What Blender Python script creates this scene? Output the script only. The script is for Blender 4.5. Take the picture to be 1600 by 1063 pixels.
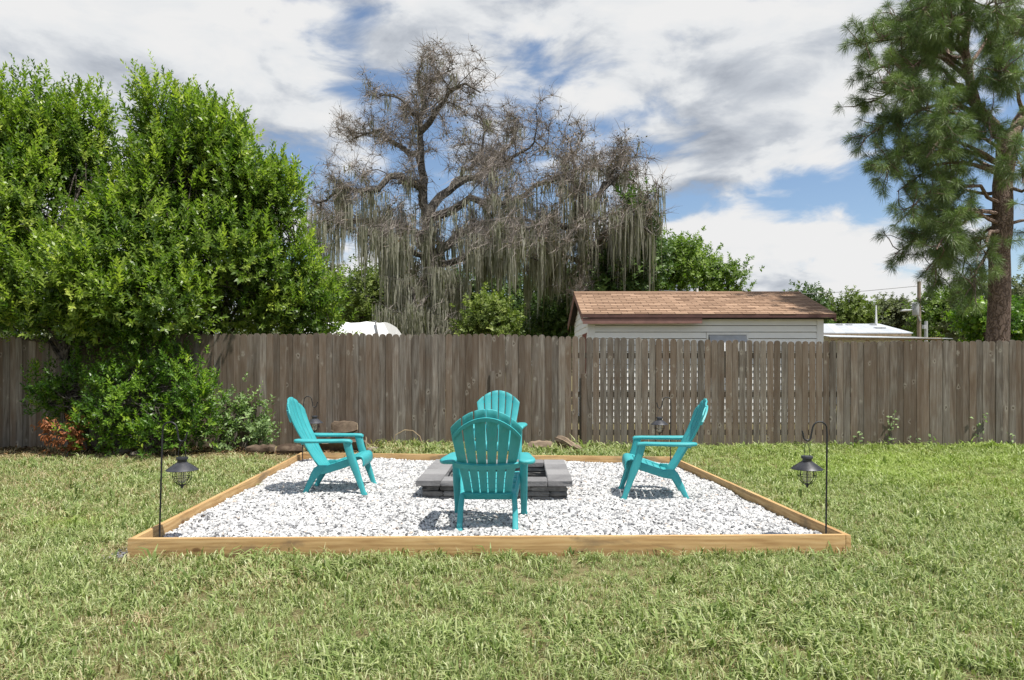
import bpy, bmesh, math, random
import numpy as np
from mathutils import Vector, Matrix

for o in list(bpy.data.objects):
    bpy.data.objects.remove(o, do_unlink=True)
S = bpy.context.scene
C = S.collection
R = math.radians
random.seed(7)
rng = np.random.default_rng(11)

# ------------------------------------------------------------------ camera
F, U0, H0, CZ = 1100.0, 800.0, 570.0, 1.37        # focal length and horizon of the photo, in its pixels
cam = bpy.data.cameras.new('camera')
cam.sensor_width = 36.0
cam.lens = 36.0 * F / 1600.0
cam.shift_y = (H0 - 531.5) / 1600.0
cam.clip_start = 0.05
cam.clip_end = 2000.0
co = bpy.data.objects.new('camera', cam)
co.location = (0, 0, CZ)
co.rotation_euler = (R(90), 0, 0)
C.objects.link(co)
S.camera = co

# ------------------------------------------------------------------ sky, sun, exposure
SUN = Vector((0.34, -0.24, 1.0)).normalized()
w = bpy.data.worlds.new('World')
S.world = w
w.use_nodes = True


class NT:
    """tiny helper for writing node trees"""
    def __init__(self, tree):
        self.t = tree
        self.t.nodes.clear()

    def n(self, typ, _p=None, **ins):
        nd = self.t.nodes.new(typ)
        for k, v in (_p or {}).items():
            setattr(nd, k, v)
        for k, v in ins.items():
            key = int(k[1:]) if k[0] == 'i' and k[1:].isdigit() else k.replace('_', ' ')
            s = nd.inputs[key]
            if isinstance(v, bpy.types.NodeSocket):
                self.t.links.new(v, s)
            elif isinstance(v, bpy.types.Node):
                self.t.links.new(v.outputs[0], s)
            else:
                s.default_value = v
        return nd

    def math(self, op, a, b=0.0, clamp=False):
        return self.n('ShaderNodeMath', {'operation': op, 'use_clamp': clamp}, i0=a, i1=b).outputs[0]

    def vmath(self, op, a, b=(0, 0, 0)):
        return self.n('ShaderNodeVectorMath', {'operation': op}, i0=a, i1=b).outputs[0]

    def noise(self, vec, scale, detail=4.0, rough=0.55, dist=0.0):
        return self.n('ShaderNodeTexNoise', None, Vector=vec, Scale=scale, Detail=detail, Roughness=rough, Distortion=dist).outputs[0]

    def ramp(self, fac, stops, interp='LINEAR'):
        nd = self.n('ShaderNodeValToRGB', None, Fac=fac)
        cr = nd.color_ramp
        cr.interpolation = interp
        while len(cr.elements) < len(stops):
            cr.elements.new(0.5)
        for e, (p, c) in zip(cr.elements, stops):
            e.position = p
            e.color = (c[0], c[1], c[2], 1.0) if not isinstance(c, (int, float)) else (c, c, c, 1.0)
        return nd.outputs[0]

    def mix(self, fac, a, b, mode='MIX'):
        nd = self.t.nodes.new('ShaderNodeMix')
        nd.data_type = 'RGBA'
        nd.blend_type = mode
        for idx, v in ((0, fac), (6, a), (7, b)):
            s = nd.inputs[idx]
            if isinstance(v, bpy.types.NodeSocket):
                self.t.links.new(v, s)
            elif idx == 0:
                s.default_value = v
            else:
                s.default_value = (v[0], v[1], v[2], 1.0)
        return nd.outputs[2]

    def link(self, a, b):
        self.t.links.new(a, b)


t = NT(w.node_tree)
sky = t.n('ShaderNodeTexSky', {'sky_type': 'NISHITA', 'sun_disc': False, 'sun_elevation': math.asin(SUN.z),
                              'sun_rotation': math.atan2(SUN.x, SUN.y), 'air_density': 1.0, 'dust_density': 0.6,
                              'ozone_density': 2.0})
bg_sky = t.n('ShaderNodeBackground', None, Color=sky, Strength=0.105)
dirv = t.n('ShaderNodeTexCoord').outputs['Generated']
sep = t.n('ShaderNodeSeparateXYZ', None, Vector=dirv)
zz = t.math('ADD', t.math('ABSOLUTE', sep.outputs[2]), 0.34)
pl = t.n('ShaderNodeCombineXYZ', None, X=t.math('DIVIDE', sep.outputs[0], zz), Y=t.math('DIVIDE', sep.outputs[1], zz),
         Z=t.math('MULTIPLY', sep.outputs[2], 2.2)).outputs[0]
pl = t.vmath('ADD', pl, (5.61, 7.13, 3.35))


def cloud_density(p):
    lump = t.noise(p, 1.75, 3.0, 0.5, 0.0)
    puff = t.n('ShaderNodeTexNoise', None, Vector=t.vmath('ADD', p, (4.0, 1.0, 9.0)), Scale=4.6, Detail=10.0, Roughness=0.58, Distortion=0.35).outputs[0]
    return t.math('ADD', t.math('MULTIPLY', lump, 0.62), t.math('MULTIPLY', puff, 0.38))


dens = cloud_density(pl)
dens2 = cloud_density(t.vmath('ADD', pl, (0.05, -0.06, 0.12)))
cover = t.n('ShaderNodeMapRange', {'interpolation_type': 'SMOOTHSTEP'}, Value=dens, From_Min=0.432, From_Max=0.525).outputs[0]
lit = t.math('ADD', 0.66, t.math('MULTIPLY', t.math('SUBTRACT', dens, dens2), 5.6))
lit = t.math('SUBTRACT', lit, t.math('MULTIPLY', t.math('MAXIMUM', t.math('SUBTRACT', dens, 0.56), 0.0), 3.6), True)
ccol = t.ramp(lit, [(0.0, (0.42, 0.46, 0.53)), (0.40, (0.66, 0.70, 0.76)), (0.72, (0.93, 0.95, 0.97)), (1.0, (1.0, 1.0, 1.0))])
bg_cl = t.n('ShaderNodeBackground', None, Color=ccol, Strength=0.64)
mx = t.n('ShaderNodeMixShader', None, Fac=cover, i1=bg_sky, i2=bg_cl)
t.n('ShaderNodeOutputWorld', None, Surface=mx)

sl = bpy.data.lights.new('sun', 'SUN')
sl.energy = 5.0
sl.angle = R(0.9)
sl.color = (1.0, 0.96, 0.89)
so = bpy.data.objects.new('sun', sl)
so.rotation_euler = SUN.to_track_quat('Z', 'Y').to_euler()
so.location = (4, -4, 12)
C.objects.link(so)

S.view_settings.view_transform = 'Standard'
S.view_settings.look = 'None'
S.view_settings.gamma = 1.0
S.view_settings.exposure = 0.42
S.render.engine = 'CYCLES'


# ------------------------------------------------------------------ helpers
def P(u, v, d):
    """photo pixel + distance in metres -> point"""
    return np.array(((u - U0) / F * d, d, CZ + (H0 - v) / F * d))


def G(u, v, z=0.0):
    """photo pixel on the level plane z -> point"""
    d = F * (CZ - z) / (v - H0)
    return np.array(((u - U0) / F * d, d, z))


def tag(o, label, cat, group=None, kind=None):
    o['label'] = label
    if cat:
        o['category'] = cat
    if group:
        o['group'] = group
    if kind:
        o['kind'] = kind
    return o


def empty(name, loc=(0, 0, 0), rz=0.0):
    o = bpy.data.objects.new(name, None)
    o.empty_display_size = 0.1
    o.location = loc
    o.rotation_euler = (0, 0, rz)
    C.objects.link(o)
    return o


def link(name, me, m=None, parent=None):
    if m is not None and not me.materials:
        me.materials.append(m)
    o = bpy.data.objects.new(name, me)
    C.objects.link(o)
    if parent is not None:
        o.parent = parent
    return o


class MB:
    """collects faces, builds one mesh"""
    def __init__(self):
        self.v, self.f = [], []

    def add(self, vs, fs):
        b = len(self.v)
        self.v += [tuple(map(float, p)) for p in vs]
        self.f += [tuple(b + i for i in f) for f in fs]
        return self

    def box(self, a, b):
        x0, y0, z0 = a
        x1, y1, z1 = b
        return self.add([(x0, y0, z0), (x1, y0, z0), (x1, y1, z0), (x0, y1, z0), (x0, y0, z1), (x1, y0, z1), (x1, y1, z1), (x0, y1, z1)],
                        [(0, 3, 2, 1), (4, 5, 6, 7), (0, 1, 5, 4), (1, 2, 6, 5), (2, 3, 7, 6), (3, 0, 4, 7)])

    def tube(self, pts, rad, n=6, cap=True):
        pts = [Vector(p) for p in pts]
        if isinstance(rad, (int, float)):
            rad = [rad] * len(pts)
        rings = []
        up = None
        for i, p in enumerate(pts):
            d = (pts[min(i + 1, len(pts) - 1)] - pts[max(i - 1, 0)])
            d = d.normalized() if d.length > 1e-9 else Vector((0, 0, 1))
            if up is None:
                up = d.orthogonal().normalized()
            else:
                up = up - d * up.dot(d)
                up = up.normalized() if up.length > 1e-6 else d.orthogonal().normalized()
            s = d.cross(up)
            rings.append([p + (up * math.cos(2 * math.pi * k / n) + s * math.sin(2 * math.pi * k / n)) * rad[i] for k in range(n)])
        vs = [q for r in rings for q in r]
        fs = []
        for i in range(len(rings) - 1):
            for k in range(n):
                a, b = i * n + k, i * n + (k + 1) % n
                fs.append((a, b, b + n, a + n))
        if cap:
            fs.append(tuple(reversed(range(n))))
            fs.append(tuple(range((len(rings) - 1) * n, len(rings) * n)))
        return self.add(vs, fs)

    def loft(self, secs, axis, n=12, e=0.55):
        """secs: (center, half1, half2); axis 'z' = sections in xy, 'x' = sections in yz. rounded-rectangle sections"""
        vs, fs = [], []
        for c, a, b in secs:
            for k in range(n):
                th = 2 * math.pi * (k + 0.5) / n
                ca, sa = math.cos(th), math.sin(th)
                p = math.copysign(abs(ca) ** e, ca) * a
                q = math.copysign(abs(sa) ** e, sa) * b
                vs.append((c[0] + p, c[1] + q, c[2]) if axis == 'z' else (c[0], c[1] + p, c[2] + q))
        m = len(secs)
        for i in range(m - 1):
            for k in range(n):
                a, b = i * n + k, i * n + (k + 1) % n
                fs.append((a, b, b + n, a + n))
        fs.append(tuple(reversed(range(n))))
        fs.append(tuple(range((m - 1) * n, m * n)))
        return self.add(vs, fs)

    def lathe(self, prof, n=16, c=(0, 0, 0)):
        vs, fs = [], []
        for r, z in prof:
            for k in range(n):
                th = 2 * math.pi * k / n
                vs.append((c[0] + r * math.cos(th), c[1] + r * math.sin(th), c[2] + z))
        for i in range(len(prof) - 1):
            for k in range(n):
                a, b = i * n + k, i * n + (k + 1) % n
                fs.append((a, b, b + n, a + n))
        return self.add(vs, fs)

    def shell(self, A, B):
        """solid between two equally sized grids of points (front A, back B)"""
        A, B = np.asarray(A, float), np.asarray(B, float)
        r, c = A.shape[:2]
        vs = list(A.reshape(-1, 3)) + list(B.reshape(-1, 3))
        o = r * c
        fs = []
        for i in range(r - 1):
            for j in range(c - 1):
                a = i * c + j
                fs.append((a, a + 1, a + c + 1, a + c))
                fs.append((o + a, o + a + c, o + a + c + 1, o + a + 1))
        bd = [(0, j) for j in range(c)] + [(i, c - 1) for i in range(1, r)] + [(r - 1, j) for j in range(c - 2, -1, -1)] + [(i, 0) for i in range(r - 2, 0, -1)]
        bd = [i * c + j for i, j in bd]
        for a, b in zip(bd, bd[1:] + bd[:1]):
            fs.append((b, a, o + a, o + b))
        return self.add(vs, fs)

    def mesh(self, name, smooth=False, bevel=0.0, seg=2, angle=40):
        me = bpy.data.meshes.new(name)
        me.from_pydata(self.v, [], self.f)
        bm = bmesh.new()
        bm.from_mesh(me)
        bmesh.ops.recalc_face_normals(bm, faces=bm.faces)
        if bevel > 0:
            ed = [e for e in bm.edges if len(e.link_faces) == 2 and e.calc_face_angle(0) > R(30)]
            bmesh.ops.bevel(bm, geom=ed, offset=bevel, segments=seg, affect='EDGES', profile=0.6, clamp_overlap=True)
        bm.to_mesh(me)
        bm.free()
        if smooth:
            me.shade_smooth()
            me.set_sharp_from_angle(angle=R(angle))
        return me

    def build(self, name, m, parent=None, **k):
        return link(name, self.mesh(name, **k), m, parent)


def quads_mesh(name, V, tint=None):
    """V: (N,4,3) separate quads -> mesh, fast"""
    V = np.asarray(V, np.float32)
    n = len(V)
    me = bpy.data.meshes.new(name)
    me.vertices.add(n * 4)
    me.vertices.foreach_set('co', V.reshape(-1))
    me.loops.add(n * 4)
    me.loops.foreach_set('vertex_index', np.arange(n * 4, dtype=np.int32))
    me.polygons.add(n)
    me.polygons.foreach_set('loop_start', np.arange(n, dtype=np.int32) * 4)
    me.polygons.foreach_set('loop_total', np.full(n, 4, np.int32))
    if tint is not None:
        a = me.attributes.new('tint', 'FLOAT', 'POINT')
        a.data.foreach_set('value', np.repeat(np.asarray(tint, np.float32), 4))
    me.update(calc_edges=True)
    me.validate()
    return me


def nrm(a):
    return a / np.maximum(np.linalg.norm(a, axis=-1, keepdims=True), 1e-9)


# ------------------------------------------------------------------ materials
def new_mat(name):
    m = bpy.data.materials.new(name)
    m.use_nodes = True
    return m, NT(m.node_tree)


def finish(t, col, rough=0.7, bump=None, bstr=0.3, bdist=0.01, spec=0.4, **kw):
    b = t.n('ShaderNodeBsdfPrincipled')
    for k, v in (('Base Color', col), ('Roughness', rough), ('Specular IOR Level', spec)) + tuple((k.replace('_', ' '), v) for k, v in kw.items()):
        s = b.inputs[k]
        if isinstance(v, bpy.types.NodeSocket):
            t.link(v, s)
        elif k in ('Base Color',):
            s.default_value = (v[0], v[1], v[2], 1)
        else:
            s.default_value = v
    if bump is not None:
        bp = t.n('ShaderNodeBump', None, Height=bump, Strength=bstr, Distance=bdist)
        t.link(bp.outputs[0], b.inputs['Normal'])
    o = t.n('ShaderNodeOutputMaterial', None, Surface=b)
    return b


def plain(name, col, rough=0.6, var=0.12, scale=9.0, bstr=0.15, spec=0.4, **kw):
    m, t = new_mat(name)
    oc = t.n('ShaderNodeTexCoord').outputs['Object']
    n1 = t.noise(oc, scale, 6, 0.6)
    rnd = t.n('ShaderNodeObjectInfo').outputs['Random']
    f = t.math('ADD', n1, t.math('MULTIPLY', t.math('SUBTRACT', rnd, 0.5), 0.35))
    lo = tuple(c * (1 - var * 1.7) for c in col)
    hi = tuple(min(1, c * (1 + var * 1.7)) for c in col)
    finish(t, t.ramp(f, [(0.25, lo), (0.75, hi)]), rough, n1, bstr, 0.01, spec, **kw)
    return m


def leaf_mat(name, stops, rough=0.42, trans=0.35, spec=0.5):
    """foliage: colour from the per-leaf tint, some light passing through"""
    m, t = new_mat(name)
    at = t.n('ShaderNodeAttribute', {'attribute_name': 'tint'}).outputs['Fac']
    col = t.ramp(at, stops)
    b = t.n('ShaderNodeBsdfPrincipled', None, Base_Color=col, Roughness=rough)
    b.inputs['Specular IOR Level'].default_value = spec
    tc = t.mix(1.0, col, (1.0, 1.25, 0.5), 'MULTIPLY')
    tr = t.n('ShaderNodeBsdfTranslucent', None, Color=tc)
    mx = t.n('ShaderNodeMixShader', None, Fac=trans, i1=b, i2=tr)
    t.n('ShaderNodeOutputMaterial', None, Surface=mx)
    return m


def bark_mat(name, a, b, sc=6.0):
    m, t = new_mat(name)
    oc = t.n('ShaderNodeTexCoord').outputs['Object']
    st = t.vmath('MULTIPLY', oc, (1, 1, 0.25))
    n1 = t.noise(st, sc * 3, 8, 0.7, 0.6)
    vo = t.n('ShaderNodeTexVoronoi', {'feature': 'DISTANCE_TO_EDGE'}, Vector=t.vmath('ADD', st, t.vmath('MULTIPLY', t.n('ShaderNodeTexNoise', None, Vector=oc, Scale=5.0).outputs[1], (0.3, 0.3, 0.3))), Scale=sc * 1.6).outputs[0]
    crack = t.ramp(vo, [(0.0, 0.0), (0.16, 1.0)])
    h = t.math('ADD', t.math('MULTIPLY', crack, 0.7), t.math('MULTIPLY', n1, 0.5))
    col = t.ramp(h, [(0.2, a), (1.0, b)])
    finish(t, col, 0.9, h, 0.8, 0.04, 0.2)
    return m


def fence_mat():
    m, t = new_mat('weathered_picket')
    oc = t.n('ShaderNodeTexCoord').outputs['Object']
    oi = t.n('ShaderNodeObjectInfo')
    rnd = oi.outputs['Random']
    off = t.n('ShaderNodeCombineXYZ', None, X=t.math('MULTIPLY', rnd, 31.0), Y=t.math('MULTIPLY', rnd, 17.0), Z=t.math('MULTIPLY', rnd, 53.0)).outputs[0]
    p = t.vmath('ADD', oc, off)
    st = t.vmath('MULTIPLY', p, (1, 1, 0.035))
    grain = t.noise(st, 70, 6, 0.65, 0.4)
    streak = t.noise(t.vmath('MULTIPLY', p, (1, 1, 0.1)), 14, 4, 0.6, 0.8)
    blot = t.noise(p, 2.2, 5, 0.6, 0.3)
    # knots
    wob = t.vmath('MULTIPLY', t.vmath('SUBTRACT', t.n('ShaderNodeTexNoise', None, Vector=p, Scale=26.0, Detail=3.0).outputs[1], (0.5, 0.5, 0.5)), (0.055, 0.0, 0.075))
    kv = t.n('ShaderNodeTexVoronoi', None, Vector=t.vmath('MULTIPLY', t.vmath('ADD', p, wob), (1.0, 0.05, 0.62)), Scale=5.6, Randomness=1.0).outputs[0]
    kn = t.ramp(kv, [(0.0, 1.0), (0.05, 0.9), (0.085, 0.0)])
    halo = t.ramp(kv, [(0.06, 0.0), (0.10, 1.0), (0.19, 0.0)])
    f = t.math('ADD', t.math('MULTIPLY', streak, 0.55), t.math('MULTIPLY', grain, 0.45))
    base = t.ramp(f, [(0.28, (0.036, 0.027, 0.020)), (0.42, (0.098, 0.080, 0.064)), (0.54, (0.160, 0.140, 0.118)), (0.70, (0.26, 0.238, 0.210))])
    brown = t.mix(0.55, base, (0.115, 0.074, 0.046))
    col = t.mix(t.ramp(t.math('ADD', t.math('MULTIPLY', blot, 0.8), t.math('MULTIPLY', t.math('FRACT', t.math('MULTIPLY', rnd, 7.3)), 0.35)), [(0.42, 0.0), (0.72, 1.0)]), base, brown)
    val = t.math('ADD', 0.86, t.math('MULTIPLY', t.math('FRACT', t.math('MULTIPLY', rnd, 13.7)), 0.55))
    col = t.mix(1.0, col, t.n('ShaderNodeCombineColor', None, Red=val, Green=val, Blue=val).outputs[0], 'MULTIPLY')
    gp = t.n('ShaderNodeNewGeometry').outputs['Position']
    gz = t.n('ShaderNodeSeparateXYZ', None, Vector=gp).outputs[2]
    alg = t.math('MULTIPLY', t.ramp(gz, [(0.0, 1.0), (0.28, 0.0)]), t.noise(gp, 6, 5))
    col = t.mix(t.math('MULTIPLY', alg, 0.55), col, (0.10, 0.095, 0.065))
    col = t.mix(t.math('MULTIPLY', halo, t.math('MULTIPLY', streak, 1.0)), col, (0.34, 0.31, 0.26))
    col = t.mix(t.math('MULTIPLY', kn, 0.85), col, (0.06, 0.04, 0.028))
    h = t.math('SUBTRACT', f, t.math('MULTIPLY', kn, 0.3))
    finish(t, col, 0.85, h, 0.5, 0.006, 0.2)
    return m


def pine_board_mat():
    m, t = new_mat('fresh_pine_board')
    oc = t.n('ShaderNodeTexCoord').outputs['Object']
    rnd = t.n('ShaderNodeObjectInfo').outputs['Random']
    p = t.vmath('ADD', oc, t.n('ShaderNodeCombineXYZ', None, X=t.math('MULTIPLY', rnd, 40.0), Y=t.math('MULTIPLY', rnd, 9.0), Z=0.0).outputs[0])
    st = t.vmath('MULTIPLY', p, (0.10, 1, 1))
    warp = t.noise(t.vmath('MULTIPLY', p, (0.5, 1, 1)), 5, 3, 0.5)
    g = t.noise(st, 26, 5, 0.6, 0.7)
    ring = t.n('ShaderNodeTexWave', {'bands_direction': 'Z'}, Vector=st, Scale=9.0, Distortion=9.0, Detail=3.0, Detail_Scale=1.4).outputs[1]
    f = t.math('ADD', t.math('MULTIPLY', g, 0.80), t.math('MULTIPLY', ring, 0.16))
    col = t.ramp(f, [(0.25, (0.34, 0.20, 0.085)), (0.5, (0.48, 0.31, 0.14)), (0.75, (0.58, 0.41, 0.21))])
    dirt = t.noise(t.vmath('MULTIPLY', p, (0.45, 1, 1.3)), 3.1, 6, 0.62, 0.5)
    col = t.mix(t.math('MULTIPLY', t.ramp(dirt, [(0.55, 0.0), (0.64, 1.0)]), 0.62), col, (0.15, 0.115, 0.075))
    kv = t.n('ShaderNodeTexVoronoi', None, Vector=t.vmath('MULTIPLY', p, (0.55, 0.3, 1.0)), Scale=4.2).outputs[0]
    kn = t.ramp(kv, [(0.0, 1.0), (0.06, 0.85), (0.09, 0.0)])
    col = t.mix(t.math('MULTIPLY', kn, 0.85), col, (0.13, 0.06, 0.025))
    finish(t, col, 0.75, f, 0.25, 0.004, 0.25)
    return m


def chair_mat():
    m, t = new_mat('turquoise_resin')
    oc = t.n('ShaderNodeTexCoord').outputs['Object']
    n1 = t.noise(oc, 7, 6, 0.65)
    n2 = t.noise(oc, 160, 3, 0.5)
    dust = t.ramp(t.noise(oc, 17, 6, 0.7), [(0.52, 0.0), (0.75, 1.0)])
    col = t.ramp(n1, [(0.3, (0.032, 0.30, 0.32)), (0.7, (0.046, 0.355, 0.375))])
    col = t.mix(t.math('MULTIPLY', dust, 0.12), col, (0.32, 0.42, 0.40))
    finish(t, col, t.ramp(n1, [(0.3, 0.42), (0.7, 0.58)]), n2, 0.06, 0.002, 0.45)
    return m


def stone_mat(name, a, b, sc=14):
    m, t = new_mat(name)
    oc = t.n('ShaderNodeTexCoord').outputs['Object']
    rnd = t.n('ShaderNodeObjectInfo').outputs['Random']
    p = t.vmath('ADD', oc, t.n('ShaderNodeCombineXYZ', None, X=t.math('MULTIPLY', rnd, 40.0), Y=t.math('MULTIPLY', rnd, 19.0), Z=0.0).outputs[0])
    n1 = t.noise(p, sc, 8, 0.7)
    n2 = t.noise(p, 3.5, 4, 0.6)
    f = t.math('ADD', t.math('ADD', t.math('MULTIPLY', n1, 0.5), t.math('MULTIPLY', n2, 0.5)), t.math('MULTIPLY', t.math('SUBTRACT', rnd, 0.5), 0.3))
    finish(t, t.ramp(f, [(0.3, a), (0.7, b)]), 0.88, n1, 0.6, 0.012, 0.25)
    return m


def gravel_mat():
    m, t = new_mat('crushed_marble')
    rnd = t.n('ShaderNodeAttribute', {'attribute_name': 'shade', 'attribute_type': 'INSTANCER'}).outputs['Fac']
    oc = t.n('ShaderNodeTexCoord').outputs['Object']
    n1 = t.noise(oc, 30, 5, 0.65)
    c = t.ramp(rnd, [(0.0, (0.03, 0.03, 0.033)), (0.12, (0.09, 0.09, 0.095)), (0.28, (0.25, 0.25, 0.255)), (0.55, (0.47, 0.47, 0.465)), (0.95, (0.66, 0.655, 0.64)), (1.0, (0.50, 0.40, 0.32))])
    c = t.mix(t.ramp(n1, [(0.45, 0.0), (0.8, 0.5)]), c, (0.42, 0.42, 0.43))
    finish(t, c, 0.75, n1, 0.3, 0.004, 0.35)
    return m


def grass_mat():
    m, t = new_mat('lawn_grass')
    dry = t.n('ShaderNodeAttribute', {'attribute_name': 'dry', 'attribute_type': 'INSTANCER'}).outputs['Fac']
    bl = t.n('ShaderNodeAttribute', {'attribute_name': 'tint'}).outputs['Fac']
    green = t.ramp(bl, [(0.0, (0.11, 0.165, 0.036)), (0.45, (0.245, 0.315, 0.10)), (0.8, (0.41, 0.46, 0.19)), (1.0, (0.57, 0.59, 0.35))])
    straw = t.ramp(bl, [(0.0, (0.24, 0.155, 0.075)), (0.5, (0.44, 0.34, 0.19)), (1.0, (0.62, 0.53, 0.34))])
    f = t.math('ADD', dry, t.math('MULTIPLY', t.math('SUBTRACT', t.math('FRACT', t.math('MULTIPLY', bl, 9.7)), 0.5), 0.55))
    col = t.mix(t.ramp(f, [(0.36, 0.0), (0.64, 1.0)]), green, straw)
    lush = t.n('ShaderNodeAttribute', {'attribute_name': 'lush', 'attribute_type': 'INSTANCER'}).outputs['Fac']
    col = t.mix(t.math('MULTIPLY', lush, 0.55), col, (0.34, 0.46, 0.06))
    b = t.n('ShaderNodeBsdfPrincipled', None, Base_Color=col, Roughness=0.5)
    b.inputs['Specular IOR Level'].default_value = 0.45
    tr = t.n('ShaderNodeBsdfTranslucent', None, Color=t.mix(1.0, col, (1.0, 1.15, 0.6), 'MULTIPLY'))
    mx = t.n('ShaderNodeMixShader', None, Fac=0.3, i1=b, i2=tr)
    t.n('ShaderNodeOutputMaterial', None, Surface=mx)
    return m


def soil_mat():
    m, t = new_mat('thatchy_soil')
    gp = t.n('ShaderNodeNewGeometry').outputs['Position']
    n1 = t.noise(gp, 22, 8, 0.7)
    n2 = t.noise(gp, 1.3, 5, 0.6)
    f = t.math('ADD', t.math('MULTIPLY', n1, 0.6), t.math('MULTIPLY', n2, 0.4))
    finish(t, t.ramp(f, [(0.25, (0.085, 0.075, 0.036)), (0.55, (0.19, 0.165, 0.08)), (0.8, (0.30, 0.24, 0.14))]), 0.95, n1, 0.8, 0.03, 0.1)
    return m


def shingle_mat():
    m, t = new_mat('brown_shingle')
    at = t.n('ShaderNodeAttribute', {'attribute_name': 'tint'}).outputs['Fac']
    gp = t.n('ShaderNodeNewGeometry').outputs['Position']
    n1 = t.noise(gp, 60, 5, 0.7)
    n2 = t.noise(gp, 1.2, 5, 0.6)
    f = t.math('ADD', t.math('MULTIPLY', at, 0.45), t.math('ADD', t.math('MULTIPLY', n1, 0.3), t.math('MULTIPLY', n2, 0.3)))
    finish(t, t.ramp(f, [(0.2, (0.19, 0.118, 0.078)), (0.8, (0.40, 0.27, 0.185))]), 0.92, n1, 0.4, 0.01, 0.15)
    return m


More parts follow.
